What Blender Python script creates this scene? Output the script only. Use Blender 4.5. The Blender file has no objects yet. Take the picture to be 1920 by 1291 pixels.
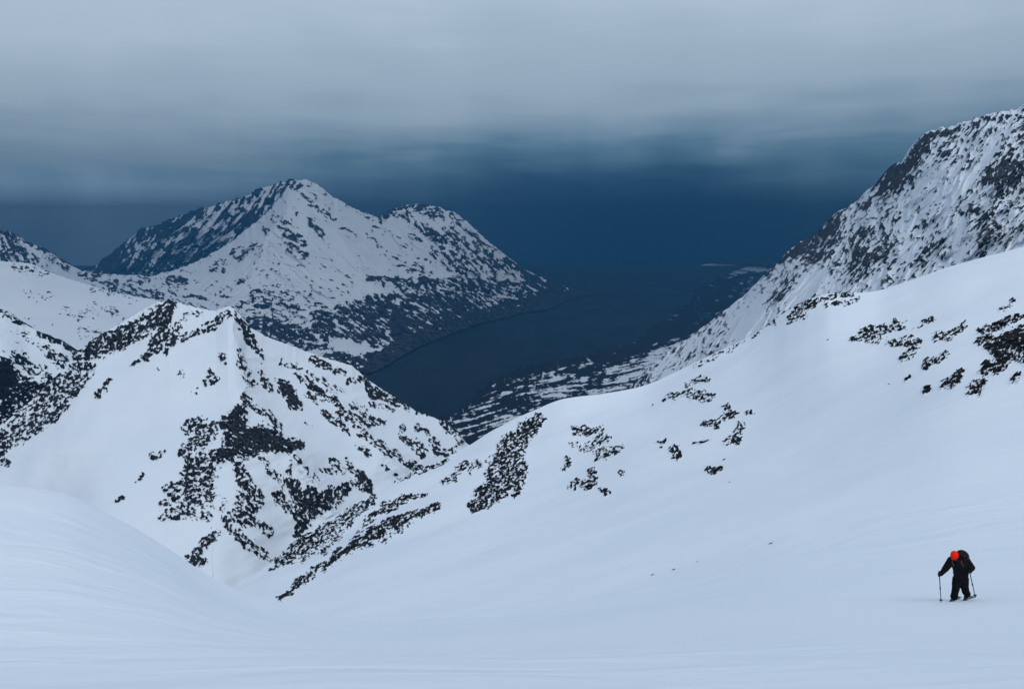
import bpy, bmesh, math, random
import numpy as np
from mathutils import Vector, Matrix, noise as mnoise

# ------------------------------------------------------------------ camera, sky, sun, exposure
scene = bpy.context.scene
C = scene.collection
W0, H0, FPX = 1920.0, 1291.0, 1493.0
PITCH = math.radians(8.1)
HC = 900.0                                   # camera height above the fjord
cam_d = bpy.data.cameras.new("camera")
cam_d.sensor_width = 36.0
cam_d.lens = FPX / W0 * 36.0
cam_d.clip_start = 0.3
cam_d.clip_end = 120000.0
cam = bpy.data.objects.new("camera", cam_d)
C.objects.link(cam)
cam.location = (0, 0, HC)
cam.rotation_euler = (math.radians(90) - PITCH, 0, 0)
scene.camera = cam

scene.view_settings.view_transform = 'Standard'
scene.view_settings.look = 'None'
scene.view_settings.exposure = 0.0
scene.view_settings.gamma = 1.0
scene.cycles.max_bounces = 6
scene.cycles.diffuse_bounces = 3
scene.cycles.glossy_bounces = 2
scene.cycles.volume_bounces = 1
scene.cycles.use_denoising = True

SUN_EL, SUN_AZ = 47.0, 158.0                  # azimuth clockwise from +Y (view direction)
world = bpy.data.worlds.new("World")
scene.world = world
world.use_nodes = True
nt = world.node_tree
nt.nodes.clear()
def N(tree, typ, **kw):
    n = tree.nodes.new(typ)
    for k, v in kw.items():
        if k == 'inp':
            for a, b in v.items():
                n.inputs[a].default_value = b
        else:
            setattr(n, k, v)
    return n
def ramp(node, stops):
    e = node.color_ramp.elements
    while len(e) > 1: e.remove(e[-1])
    e[0].position = stops[0][0]; e[0].color = (*stops[0][1], 1)
    for p, c in stops[1:]:
        x = e.new(p); x.color = (*c, 1)
def srgb(r, g, b):
    f = lambda c: (c/255/12.92) if c/255 <= .04045 else ((c/255+.055)/1.055)**2.4
    return (f(r), f(g), f(b))
out = N(nt, 'ShaderNodeOutputWorld')
tc = N(nt, 'ShaderNodeTexCoord')
sep = N(nt, 'ShaderNodeSeparateXYZ')
nt.links.new(tc.outputs['Generated'], sep.inputs[0])
mp = N(nt, 'ShaderNodeMapping'); mp.inputs['Scale'].default_value = (2.4, 2.4, 12.0)
nt.links.new(tc.outputs['Generated'], mp.inputs[0])
n1 = N(nt, 'ShaderNodeTexNoise', inp={'Scale': 1.0, 'Detail': 5.0, 'Roughness': 0.5, 'Distortion': 0.3})
nt.links.new(mp.outputs[0], n1.inputs['Vector'])
mp2 = N(nt, 'ShaderNodeMapping'); mp2.inputs['Scale'].default_value = (5.0, 5.0, 46.0); mp2.inputs['Location'].default_value = (3, 1, 7)
nt.links.new(tc.outputs['Generated'], mp2.inputs[0])
n2 = N(nt, 'ShaderNodeTexNoise', inp={'Scale': 1.0, 'Detail': 4.0, 'Roughness': 0.5, 'Distortion': 0.4})
nt.links.new(mp2.outputs[0], n2.inputs['Vector'])
def math_node(tree, op, a, b, c=None):
    m = N(tree, 'ShaderNodeMath', operation=op)
    for i, v in enumerate((a, b, c)):
        if v is None: continue
        if isinstance(v, (int, float)): m.inputs[i].default_value = v
        else: tree.links.new(v, m.inputs[i])
    return m.outputs[0]
e1 = math_node(nt, 'MULTIPLY_ADD', n1.outputs[0], 0.15, -0.075)
e2 = math_node(nt, 'MULTIPLY_ADD', n2.outputs[0], 0.05, -0.025)
xo = math_node(nt, 'ADD', sep.outputs[0], -0.16)
e3 = math_node(nt, 'MULTIPLY', math_node(nt, 'MULTIPLY', xo, xo), 0.12)
mp3 = N(nt, 'ShaderNodeMapping'); mp3.inputs['Scale'].default_value = (7.0, 7.0, 1.6); mp3.inputs['Rotation'].default_value = (0, 0.12, 0)
nt.links.new(tc.outputs['Generated'], mp3.inputs[0])
n3 = N(nt, 'ShaderNodeTexNoise', inp={'Scale': 1.0, 'Detail': 3.0, 'Roughness': 0.5})   # snow showers hanging from the cloud
nt.links.new(mp3.outputs[0], n3.inputs['Vector'])
e4 = math_node(nt, 'MULTIPLY_ADD', n3.outputs[0], 0.07, -0.035)
ez = math_node(nt, 'ADD', math_node(nt, 'ADD', math_node(nt, 'ADD', math_node(nt, 'ADD', sep.outputs[2], e1), e2), e3), e4)
rp = N(nt, 'ShaderNodeValToRGB')
nt.links.new(ez, rp.inputs[0])
SKY = [(0.0, srgb(28, 66, 108)), (0.03, srgb(38, 78, 115)), (0.06, srgb(64, 104, 138)), (0.085, srgb(92, 132, 160)), (0.1, srgb(106, 144, 171)), (0.115, srgb(130, 162, 186)),
       (0.14, srgb(150, 176, 198)), (0.18, srgb(172, 193, 212)), (0.22, srgb(178, 198, 216)), (0.27, srgb(190, 209, 228)), (0.4, srgb(192, 209, 228)), (1.0, srgb(192, 206, 224))]
ramp(rp, SKY)
bg = N(nt, 'ShaderNodeBackground'); bg.inputs['Strength'].default_value = 1.08
# paler snow showers low in the sky towards the sides
wz = N(nt, 'ShaderNodeMapRange', interpolation_type='SMOOTHSTEP'); wz.inputs['From Min'].default_value = 0.02; wz.inputs['From Max'].default_value = 0.085
wz.inputs['To Min'].default_value = 1.0; wz.inputs['To Max'].default_value = 0.0
nt.links.new(sep.outputs[2], wz.inputs[0])
wx_ = N(nt, 'ShaderNodeMath', operation='MULTIPLY', use_clamp=True); wx_.inputs[1].default_value = 2.6
nt.links.new(math_node(nt, 'MULTIPLY', xo, xo), wx_.inputs[0])
wf = math_node(nt, 'MULTIPLY', math_node(nt, 'MULTIPLY', wz.outputs[0], wx_.outputs[0]), math_node(nt, 'MULTIPLY_ADD', n3.outputs[0], 1.2, 0.2))
wl_ = N(nt, 'ShaderNodeMapRange'); wl_.inputs['From Min'].default_value = 0.0; wl_.inputs['From Max'].default_value = 0.05
wl_.inputs['To Min'].default_value = 1.1; wl_.inputs['To Max'].default_value = 1.0
nt.links.new(sep.outputs[2], wl_.inputs[0])
vc = N(nt, 'ShaderNodeVectorMath', operation='SCALE'); vc.inputs[0].default_value = (0.42, 0.60, 0.78)
nt.links.new(wl_.outputs[0], vc.inputs['Scale'])
va = N(nt, 'ShaderNodeMix', data_type='RGBA', blend_type='ADD'); nt.links.new(vc.outputs[0], va.inputs[7])
nt.links.new(wf, va.inputs[0]); nt.links.new(rp.outputs[0], va.inputs[6]); nt.links.new(va.outputs[2], bg.inputs[0])
sky = N(nt, 'ShaderNodeTexSky', sky_type='NISHITA', sun_disc=False, sun_elevation=math.radians(SUN_EL), sun_rotation=math.radians(SUN_AZ))
bg2 = N(nt, 'ShaderNodeBackground'); bg2.inputs['Strength'].default_value = 0.06
nt.links.new(sky.outputs[0], bg2.inputs[0])
mx = N(nt, 'ShaderNodeMixShader'); mx.inputs[0].default_value = 0.05   # thin breaks in the overcast
nt.links.new(bg.outputs[0], mx.inputs[1]); nt.links.new(bg2.outputs[0], mx.inputs[2])
nt.links.new(mx.outputs[0], out.inputs['Surface'])

sun_d = bpy.data.lights.new("sun", 'SUN')
sun_d.energy = 1.36
sun_d.angle = math.radians(34)
sun_d.color = (1.0, 0.97, 0.93)
sun = bpy.data.objects.new("sun", sun_d)
C.objects.link(sun)
_a, _e = math.radians(SUN_AZ), math.radians(SUN_EL)
sdir = Vector((math.sin(_a)*math.cos(_e), math.cos(_a)*math.cos(_e), math.sin(_e)))
sun.rotation_euler = sdir.to_track_quat('Z', 'Y').to_euler()

# ------------------------------------------------------------------ helpers
cP, sP = math.cos(PITCH), math.sin(PITCH)
def to_world(px, py, d):
    u = (px - W0/2)/FPX*d; v = (py - H0/2)/FPX*d
    return np.stack([u, d*cP - v*sP, HC - d*sP - v*cP], -1)
def depth_for_z(py, z):
    return (HC - z)/(sP + (py - H0/2)/FPX*cP)
def tag(o, label=None, cat=None, group=None, kind=None):
    if label: o['label'] = label
    if cat: o['category'] = cat
    if group: o['group'] = group
    if kind: o['kind'] = kind
    return o

def pchip(xk, yk, x):
    """monotone cubic through (xk, yk[k]) ; yk may be (K, M) ; returns (len(x), M)"""
    xk = np.asarray(xk, float); yk = np.asarray(yk, float)
    one = yk.ndim == 1
    if one: yk = yk[:, None]
    h = np.diff(xk)[:, None]; dl = np.diff(yk, axis=0)/h
    m = np.zeros_like(yk)
    if len(xk) > 2:
        w1 = 2*h[1:] + h[:-1]; w2 = h[1:] + 2*h[:-1]
        with np.errstate(divide='ignore', invalid='ignore'):
            mm = (w1 + w2)/(w1/dl[:-1] + w2/dl[1:])
        mm[(dl[:-1]*dl[1:]) <= 0] = 0
        mm[~np.isfinite(mm)] = 0
        m[1:-1] = mm
    m[0] = dl[0]; m[-1] = dl[-1]
    x = np.asarray(x, float)
    i = np.clip(np.searchsorted(xk, x) - 1, 0, len(xk)-2)
    t = ((np.clip(x, xk[0], xk[-1]) - xk[i])/h[i, 0])[:, None]; hh = h[i]
    r = (2*t**3-3*t**2+1)*yk[i] + (t**3-2*t**2+t)*hh*m[i] + (-2*t**3+3*t**2)*yk[i+1] + (t**3-t**2)*hh*m[i+1]
    return r[:, 0] if one else r

def perlin(x, y, seed=0):
    rng = np.random.RandomState(seed)
    perm = rng.permutation(256); perm = np.concatenate([perm, perm])
    ang = rng.rand(256)*2*np.pi; gx, gy = np.cos(ang), np.sin(ang)
    xi = np.floor(x); yi = np.floor(y)
    xf = x - xi; yf = y - yi
    xi = xi.astype(np.int64) & 255; yi = yi.astype(np.int64) & 255
    def g(ix, iy, dx, dy):
        h = perm[perm[ix & 255] + (iy & 255)]
        return gx[h]*dx + gy[h]*dy
    u = xf*xf*xf*(xf*(xf*6-15)+10); v = yf*yf*yf*(yf*(yf*6-15)+10)
    a = g(xi, yi, xf, yf)*(1-u) + g(xi+1, yi, xf-1, yf)*u
    b = g(xi, yi+1, xf, yf-1)*(1-u) + g(xi+1, yi+1, xf-1, yf-1)*u
    return (a*(1-v) + b*v)*1.5
def fbm(x, y, octs=4, seed=0, rough=0.55, ridged=False):
    s = 0; a = 1; t = 0
    for o in range(octs):
        n = perlin(x*2**o + 17.3*o, y*2**o - 9.1*o, seed+o)
        if ridged: n = 1 - 2*np.abs(n)
        s = s + a*n; t += a*a; a *= rough
    return s/math.sqrt(t)

RS = 0.5                                     # resolution of the traced rock maps (per photo pixel)
class RockMap:
    """where bare rock shows through the snow on one mountain: density and the direction of its strata"""
    def __init__(self, base=0.0, ang=0.0):
        self.w, self.h = int((W0+240)*RS), int((H0+60)*RS)
        self.D = np.full((self.h, self.w), base, np.float32)
        self.A = np.full((self.h, self.w), math.radians(ang), np.float32)
    def stroke(self, pts, dens, ang=None, soft=0.6):
        pts = [(a+120, b, c) for a, b, c in pts]
        if len(pts) == 1: pts = pts*2
        pts = [(a*RS, b*RS, c*RS) for a, b, c in pts]
        for (x0, y0, r0), (x1, y1, r1) in zip(pts[:-1], pts[1:]):
            R = max(r0, r1)*1.6 + 2
            ax, bx = int(max(0, min(x0, x1)-R)), int(min(self.w, max(x0, x1)+R+1))
            ay, by = int(max(0, min(y0, y1)-R)), int(min(self.h, max(y0, y1)+R+1))
            if ax >= bx or ay >= by: continue
            X, Y = np.meshgrid(np.arange(ax, bx), np.arange(ay, by))
            dx, dy = x1-x0, y1-y0; L = dx*dx+dy*dy
            t = np.clip(((X-x0)*dx + (Y-y0)*dy)/L, 0, 1) if L > 0 else np.zeros(X.shape)
            r = r0 + (r1-r0)*t
            q = np.hypot(X-x0-t*dx, Y-y0-t*dy)/r
            k = np.clip((1.35 - q)/soft, 0, 1); k = k*k*(3-2*k)
            sub = self.D[ay:by, ax:bx]; sa = self.A[ay:by, ax:bx]
            if dens >= 0:
                v = dens*k
                if ang is not None: sa[v > sub] = math.radians(ang)
                np.maximum(sub, v, out=sub)
            else:
                sub *= (1 + dens*k)
    def sample(self, px, py):
        x = np.clip((px+120)*RS, 0, self.w-1.001); y = np.clip(py*RS, 0, self.h-1.001)
        xi = x.astype(int); yi = y.astype(int); fx = x-xi; fy = y-yi
        D = self.D
        v = (D[yi, xi]*(1-fx)+D[yi, xi+1]*fx)*(1-fy) + (D[yi+1, xi]*(1-fx)+D[yi+1, xi+1]*fx)*fy
        return v, self.A[yi, xi]

def make_grid(name, P, mats, attrs):
    nr, nc = P.shape[:2]
    me = bpy.data.meshes.new(name)
    idx = np.arange(nr*nc).reshape(nr, nc)
    q = np.stack([idx[:-1, :-1], idx[:-1, 1:], idx[1:, 1:], idx[1:, :-1]], -1).reshape(-1, 4)
    me.vertices.add(nr*nc); me.vertices.foreach_set('co', P.reshape(-1).astype(np.float32))
    me.loops.add(q.size); me.loops.foreach_set('vertex_index', q.reshape(-1).astype(np.int32))
    me.polygons.add(len(q)); me.polygons.foreach_set('loop_start', (np.arange(len(q))*4).astype(np.int32))
    me.polygons.foreach_set('use_smooth', np.ones(len(q), bool))
    me.update(calc_edges=True)
    for k, v in attrs.items():
        a = me.attributes.new(k, 'FLOAT', 'POINT'); a.data.foreach_set('value', v.reshape(-1).astype(np.float32))
    me.materials.append(mats)
    o = bpy.data.objects.new(name, me); C.objects.link(o)
    return o

def pl(pts, x, smooth=True):
    xs = [p[0] for p in pts]; ys = [p[1] for p in pts]
    return pchip(xs, ys, x) if smooth and len(xs) > 2 else np.interp(x, xs, ys)

def loft(name, x0, x1, step, rows, mat, rock=None, grain=(6, 2.2), gseed=1, dref=1000.0, rock_amp=0.0, relief=None,
         crest_noise=0.0, back=0.9, vstep=None, zrough=None, fine=0.6, dens_fn=None, big=0.5, warp=0.28, jit=1.0, dmul=1.0, crag=0.45, octs=5, rough=0.68, minrows=5, smooth=True):
    """one mountain or slope: key rows, each a curve with its own distance, joined into a surface and carried over the crest"""
    px = np.arange(x0, x1+step, step, float)
    PY, LD = [], []
    for r in rows:
        y = pl(r['py'], px, r.get('smooth', smooth))
        d = depth_for_z(y, pl(r['z'], px)) if 'z' in r else pl(r['d'], px)
        PY.append(y); LD.append(np.log(d))
    PY = np.array(PY); LD = np.array(LD)
    vs = []
    vstep = vstep or step
    for k in range(len(rows)-1):
        n = max(minrows, int(np.abs(PY[k+1]-PY[k]).max()/vstep))
        vs.append(k + np.arange(n)/n)
    vs.append([len(rows)-1])
    v = np.concatenate(vs)
    py = pchip(np.arange(len(rows)), PY, v); d = np.exp(pchip(np.arange(len(rows)), LD, v))
    pxg = np.broadcast_to(px, py.shape)
    P = to_world(pxg, py, d)
    if relief is not None:
        d = d + relief(pxg, py, d, P)
        P = to_world(pxg, py, d)
    # surface coordinates along the mountain face, metres (rows and columns of its own mesh)
    X = (pxg - W0/2)*dref/FPX; Y = -(py - H0/2)*dref/FPX
    field = np.full(py.shape, -4.0)
    if rock is not None:
        jx = fbm(pxg/26, py/26, 3, gseed+70, .6)*7; jy = fbm(pxg/26+9, py/26, 3, gseed+75, .6)*7
        Dn, A = rock.sample(pxg+jx*jit, py+jy*jit)
        if dens_fn is not None: Dn = dens_fn(pxg, py, Dn, X, Y)
        m = FPX/dref                            # photo pixels per metre at the mountain
        gx, gy = grain[0]/m, grain[1]/m
        ca, sa = np.cos(A), np.sin(A)
        # distorted along/across coordinates of the strata
        wx = fbm(X/(gx*3), Y/(gx*3), 2, gseed+50)*gx*warp; wy = fbm(X/(gx*3)+31, Y/(gx*3), 2, gseed+60)*gx*warp
        Xa, Ya = X+wx, Y+wy
        al = Xa*ca - Ya*sa; ac = Xa*sa + Ya*ca
        f = fbm(al/gx, ac/gy, octs, gseed, rough); fs = fbm(al/gx*2.3+3, ac/gy*2.1, 3, gseed+7, .65)
        wl = np.clip(.5 + 1.1*fbm(X/(gx*4)+21, Y/(gx*4), 2, gseed+33), 0, 1); f = f*(1-.85*wl) + fs*.85*wl   # coarse crags here, fine scree there
        f2 = fbm(Xa/(gy*1.1)+77, Ya/(gy*1.1), 2, gseed+20, 0.6)
        fb = fbm(Xa/(gx*3.2)+11, Ya/(gx*3.2), 2, gseed+30)
        fr_ = fbm(al/gx*1.3+5, ac/gy*1.3, 4, gseed+40, 0.6, True)
        f = f*(1-crag) + fr_*crag + fine*f2 + big*fb
        f = (f - f.mean())/f.std()
        Dc = np.clip(Dn*dmul, 0.0008, 0.999)
        field = f + np.log(Dc/(1-Dc))/1.6
        field = np.where(Dn < 0.012, -6.0, field)
        k = np.clip(field, -0.6, 1.2)+0.6
        disp = rock_amp*(k*0.5 + 0.35*k*f2)
        P = P + disp[..., None]*np.array([0, -0.75*cP, 0.66])
    if crest_noise:
        w = np.clip((v-(len(rows)-2)), 0, 1)[:, None]
        c = fbm(X[-1]/(crest_noise*6), X[-1]*0+3.3, 4, gseed+90, 0.62) + .6*fbm(X[-1]/(crest_noise*5), X[-1]*0+8.3, 3, gseed+94, 0.6, True)
        P[..., 2] += (w**9)*c[None, :]*crest_noise
    if zrough is not None:
        P[..., 2] += zrough(pxg, py, d, P)
    # the far side, so that the crest has depth
    last = P[-1]; B = []
    wd = np.exp(LD[-1])*0.04
    for t in (0.15, 0.5, 1.2, 3.0, 7.0):
        q = last.copy(); q[:, 1] += wd*t; q[:, 2] -= wd*t*back*min(1, 0.35+t*.3)
        B.append(q)
    Pall = np.concatenate([P, np.array(B)], 0)
    F = np.concatenate([field, np.repeat(field[-1:], len(B), 0)], 0)
    o = make_grid(name, Pall, mat, {'rock': F})
    o['kind'] = 'structure'
    return dict(obj=o, P=P, px=px, py=py, d=d, field=field)

def add_gauss(pxg, py, pts, w):
    """distance weight to a polyline in the mountain's face"""
    best = np.zeros(py.shape)
    pxg = pxg + fbm(pxg/30, py/30, 3, 301, .6)*w*.12; py = py + fbm(pxg/30+7, py/30, 3, 305, .6)*w*.12
    for (x0, y0, a0), (x1, y1, a1) in zip(pts[:-1], pts[1:]):
        dx, dy = x1-x0, y1-y0; L = dx*dx+dy*dy
        t = np.clip(((pxg-x0)*dx+(py-y0)*dy)/L, 0, 1)
        q = np.hypot(pxg-x0-t*dx, py-y0-t*dy)
        best = np.maximum(best, (a0+(a1-a0)*t)*np.exp(-q/w))
    return best

def ribs(pxg, py, ang, across, along, seed, warp=.35):
    """rock ribs (towards 1) and snow gullies (towards 0) running down the face"""
    wx = fbm(pxg/(across*2.5), py/(across*2.5), 2, seed+1)*across*warp; wy = fbm(pxg/(across*2.5)+9, py/(across*2.5), 2, seed+2)*across*warp
    a = np.radians(ang); x = pxg+wx; y = py+wy
    al = x*np.cos(a)+y*np.sin(a); ac = -x*np.sin(a)+y*np.cos(a)
    n = perlin(ac/across, al/along, seed) + .5*perlin(ac/across*2.1+5, al/along*1.7, seed+5) + .25*perlin(ac/across*4.3+5, al/along*3.1, seed+6)
    return np.clip(1 - 1.5*np.abs(n), 0, 1)

# ------------------------------------------------------------------ materials
def new_mat(name):
    m = bpy.data.materials.new(name); m.use_nodes = True
    t = m.node_tree
    return m, t, t.nodes['Principled BSDF']
SNOW = (0.78, 0.845, 0.915)
def terrain_mat(name, rock_dark, rock_light, fine_scale, fine_amt=0.9, chip=0.8, chip_amt=0.75, dust=0.0, snow=SNOW, bump=0.3, bump_scale=0.05, bump_dist=0.4, width=0.22, drift=None, snow2=None, tint_scale=None):
    m, t, b = new_mat(name)
    L = t.links.new
    at = N(t, 'ShaderNodeAttribute', attribute_name='rock')
    tcn = N(t, 'ShaderNodeTexCoord')
    nf = N(t, 'ShaderNodeTexNoise', inp={'Scale': fine_scale, 'Detail': 4.0, 'Roughness': 0.65})
    L(tcn.outputs['Object'], nf.inputs['Vector'])
    vo = N(t, 'ShaderNodeTexVoronoi', feature='F1'); vo.inputs['Scale'].default_value = fine_scale*chip
    L(tcn.outputs['Object'], vo.inputs['Vector'])
    sv = N(t, 'ShaderNodeSeparateColor'); L(vo.outputs['Color'], sv.inputs[0])
    v = math_node(t, 'MULTIPLY_ADD', nf.outputs[0], fine_amt, -fine_amt*.5)
    v = math_node(t, 'ADD', v, math_node(t, 'MULTIPLY_ADD', sv.outputs[0], chip_amt*2, -chip_amt))
    v = math_node(t, 'ADD', at.outputs['Fac'], v)
    mr = N(t, 'ShaderNodeMapRange', interpolation_type='SMOOTHSTEP')
    mr.inputs['From Min'].default_value = -width; mr.inputs['From Max'].default_value = width
    L(v, mr.inputs['Value'])
    # rock colour: dark crags to slaty grey
    nr = N(t, 'ShaderNodeTexNoise', inp={'Scale': fine_scale*0.35, 'Detail': 5.0, 'Roughness': 0.7})
    L(tcn.outputs['Object'], nr.inputs['Vector'])
    cr = N(t, 'ShaderNodeValToRGB'); ramp(cr, [(0.42, rock_dark), (0.68, rock_light)])
    L(nr.outputs[0], cr.inputs[0])
    ns = N(t, 'ShaderNodeTexNoise', inp={'Scale': tint_scale or fine_scale*0.02, 'Detail': 3.0})
    L(tcn.outputs['Object'], ns.inputs['Vector'])
    sc = N(t, 'ShaderNodeValToRGB'); s2 = snow2 or (snow[0]*0.94, snow[1]*0.955, snow[2]*0.97)
    ramp(sc, [(0.35, s2), (0.65, snow)])
    L(ns.outputs[0], sc.inputs[0])
    mix = N(t, 'ShaderNodeMix', data_type='RGBA')
    fac = mr.outputs[0]
    if dust:                                  # thin snow lying on the rock in patches
        nd_ = N(t, 'ShaderNodeTexNoise', inp={'Scale': fine_scale*.8, 'Detail': 4.0, 'Roughness': 0.7}); L(tcn.outputs['Object'], nd_.inputs['Vector'])
        du = N(t, 'ShaderNodeMapRange'); du.inputs['From Min'].default_value = .45; du.inputs['From Max'].default_value = .7; du.inputs['To Min'].default_value = 1; du.inputs['To Max'].default_value = 1-dust
        L(nd_.outputs[0], du.inputs[0]); fac = math_node(t, 'MULTIPLY', mr.outputs[0], du.outputs[0])
    L(fac, mix.inputs[0]); L(sc.outputs[0], mix.inputs[6]); L(cr.outputs[0], mix.inputs[7])
    L(mix.outputs[2], b.inputs['Base Color'])
    b.inputs['Roughness'].default_value = 0.75
    b.inputs['Specular IOR Level'].default_value = 0.05
    # relief: rock stands proud, snow is drifted
    bp = N(t, 'ShaderNodeBump'); bp.inputs['Strength'].default_value = bump; bp.inputs['Distance'].default_value = bump_dist
    h = math_node(t, 'MULTIPLY', nf.outputs[0], mr.outputs[0])
    h = math_node(t, 'MULTIPLY_ADD', mr.outputs[0], 0.5, h)
    if drift:
        mpd = N(t, 'ShaderNodeMapping'); mpd.inputs['Scale'].default_value = drift[0]; mpd.inputs['Rotation'].default_value = (0, 0, drift[2])
        L(tcn.outputs['Object'], mpd.inputs[0])
        nd = N(t, 'ShaderNodeTexNoise', inp={'Scale': 1.0, 'Detail': 4.0, 'Roughness': 0.5, 'Distortion': 0.6})
        L(mpd.outputs[0], nd.inputs['Vector'])
        nm = N(t, 'ShaderNodeTexNoise', inp={'Scale': 0.035, 'Detail': 3.0}); L(tcn.outputs['Object'], nm.inputs['Vector'])
        mk = N(t, 'ShaderNodeMapRange', interpolation_type='SMOOTHSTEP'); mk.inputs['From Min'].default_value = .45; mk.inputs['From Max'].default_value = .68; mk.inputs['To Min'].default_value = .15
        L(nm.outputs[0], mk.inputs[0])
        h = math_node(t, 'ADD', math_node(t, 'MULTIPLY', math_node(t, 'MULTIPLY', nd.outputs[0], drift[1]), mk.outputs[0]), h)
    L(h, bp.inputs['Height']); L(bp.outputs[0], b.inputs['Normal'])
    return m

BLK = (0.0025, 0.003, 0.006); SLT = (0.016, 0.020, 0.028)
m_near = terrain_mat('snow_slope_surface', BLK, (0.016, 0.016, 0.02), 1.6, 0.8, chip=.42, chip_amt=.8, bump=0.5, bump_dist=0.5, drift=((0.22, 0.6, 0.3), 0.75, math.radians(-28)), tint_scale=0.03)
m_peak = terrain_mat('rocky_peak_surface', BLK, SLT, 0.35, 0.9, chip=.6, dust=.07, snow=(.735, .80, .87), width=.3, bump=0.6, bump_dist=2.5, tint_scale=0.008)  # snow darker than SNOW: the peak's shade is put into its colour
m_left = terrain_mat('left_ridge_surface', BLK, SLT, 0.2, 1.0, bump=0.6, bump_dist=3, tint_scale=0.006)
m_mid = terrain_mat('mid_hill_surface', (0.03, 0.034, 0.04), (0.09, 0.1, 0.11), 0.06, 1.0, bump=0.5, bump_dist=8, tint_scale=0.002)
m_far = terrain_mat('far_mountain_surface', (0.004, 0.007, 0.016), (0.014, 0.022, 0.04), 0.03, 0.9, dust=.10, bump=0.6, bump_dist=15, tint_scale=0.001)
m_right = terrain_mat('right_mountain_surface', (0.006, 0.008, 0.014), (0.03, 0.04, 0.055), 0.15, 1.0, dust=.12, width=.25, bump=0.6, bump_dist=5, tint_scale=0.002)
m_shore = terrain_mat('shore_land_surface', (0.006, 0.006, 0.012), (0.014, 0.014, 0.022), 0.04, 0.6, bump=0.3, bump_dist=3, tint_scale=0.002)

# ------------------------------------------------------------------ the fjord
def build_water():
    me = bpy.data.meshes.new('fjord_water')
    bm = bmesh.new()
    g = [[bm.verts.new((x, y, 0)) for x in range(-18000, 18001, 3000)] for y in range(-3000, 21001, 3000)]
    for a, b in zip(g[:-1], g[1:]):
        for k in range(len(a)-1): bm.faces.new((a[k], a[k+1], b[k+1], b[k]))
    bm.to_mesh(me); bm.free()
    m, t, b = new_mat('fjord_water_surface')
    b.inputs['Base Color'].default_value = (0.002, 0.012, 0.028, 1)
    b.inputs['Roughness'].default_value = 0.22
    b.inputs['IOR'].default_value = 1.2
    b.inputs['Specular IOR Level'].default_value = 0.06
    tcn = N(t, 'ShaderNodeTexCoord')
    mpw = N(t, 'ShaderNodeMapping'); mpw.inputs['Scale'].default_value = (0.004, 0.0012, 1); mpw.inputs['Rotation'].default_value = (0, 0, 0.9)
    t.links.new(tcn.outputs['Object'], mpw.inputs[0])
    nn = N(t, 'ShaderNodeTexNoise', inp={'Scale': 1.0, 'Detail': 4.0, 'Roughness': 0.6})
    t.links.new(mpw.outputs[0], nn.inputs['Vector'])
    mr = N(t, 'ShaderNodeMapRange'); mr.inputs['To Min'].default_value = 0.25; mr.inputs['To Max'].default_value = 0.5
    t.links.new(nn.outputs[0], mr.inputs[0]); t.links.new(mr.outputs[0], b.inputs['Roughness'])
    nw = N(t, 'ShaderNodeTexNoise', inp={'Scale': 0.05, 'Detail': 5.0, 'Roughness': 0.6})
    t.links.new(tcn.outputs['Object'], nw.inputs['Vector'])
    bp = N(t, 'ShaderNodeBump'); bp.inputs['Strength'].default_value = 0.1; bp.inputs['Distance'].default_value = 1.0
    t.links.new(nw.outputs[0], bp.inputs['Height']); t.links.new(bp.outputs[0], b.inputs['Normal'])
    me.materials.append(m)
    o = bpy.data.objects.new('water', me); C.objects.link(o); o['kind'] = 'structure'
build_water()

# ------------------------------------------------------------------ snow slope: foreground, hump at the left, bowl and right ridge
RIDGE = [(-130, 1110), (430, 1108), (470, 1082), (510, 1055), (560, 1012), (620, 970), (700, 925), (760, 890), (830, 857), (880, 830), (930, 800),
         (1000, 768), (1060, 746), (1130, 738), (1200, 725), (1260, 700), (1330, 665), (1400, 632), (1450, 600), (1480, 578), (1520, 558),
         (1560, 547), (1600, 547), (1640, 545), (1700, 528), (1780, 502), (1850, 484), (1920, 465), (2060, 436)]
EDGE = [(-130, 905), (0, 912), (60, 918), (120, 930), (200, 965), (300, 1020), (400, 1085), (470, 1117), (540, 1140), (620, 1158), (700, 1166), (900, 1160),
        (1200, 1130), (1500, 1100), (1800, 1090), (2060, 1070)]
nr = RockMap(0.0, -35)
S = nr.stroke
S([(1005,785,9),(985,810,17),(960,840,26),(945,880,30),(930,915,22),(905,935,16),(890,948,8)], .78, -38)
S([(975,880,16),(968,925,10)], .75, -60)
S([(1020,775,5),(990,790,8)], .6, -35)
S([(868,872,7),(850,893,8),(830,905,5)], .7, -38); S([(900,862,6),(880,885,5)], .45, -38)
S([(700,935,7),(660,965,12),(630,990,13),(590,1010,15),(560,1030,15),(530,1050,12),(512,1064,7)], .72, -32)
S([(640,1000,8),(600,1035,8),(570,1050,6)], .45, -32)
S([(835,857,5),(790,880,4),(745,905,4)], .6, -30)
S([(795,925,4),(765,932,7),(738,945,8),(705,962,6),(688,985,5),(670,1000,3)], .68, -28)
S([(822,954,4),(785,968,7),(740,984,10),(700,1005,10),(660,1028,8),(620,1055,6),(580,1080,5),(545,1105,4),(522,1120,3)], .82, -28)
S([(775,985,5),(735,1005,5),(690,1028,4)], .35, -28)
S([(1075,802,5),(1095,808,8),(1125,808,9)], .6, -10); S([(1075,835,6),(1100,840,8),(1135,822,9)], .5, -35)
S([(1118,850,7),(1145,850,9),(1165,838,5)], .6, -30); S([(1052,882,5),(1068,870,6),(1060,860,4)], .6, -35)
S([(1110,888,8),(1108,905,9),(1102,915,5)], .78, -40); S([(1072,912,5),(1090,908,6)], .7, -20); S([(1165,888,6)], .4); S([(1138,920,3),(1130,916,3)], .8)
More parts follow.
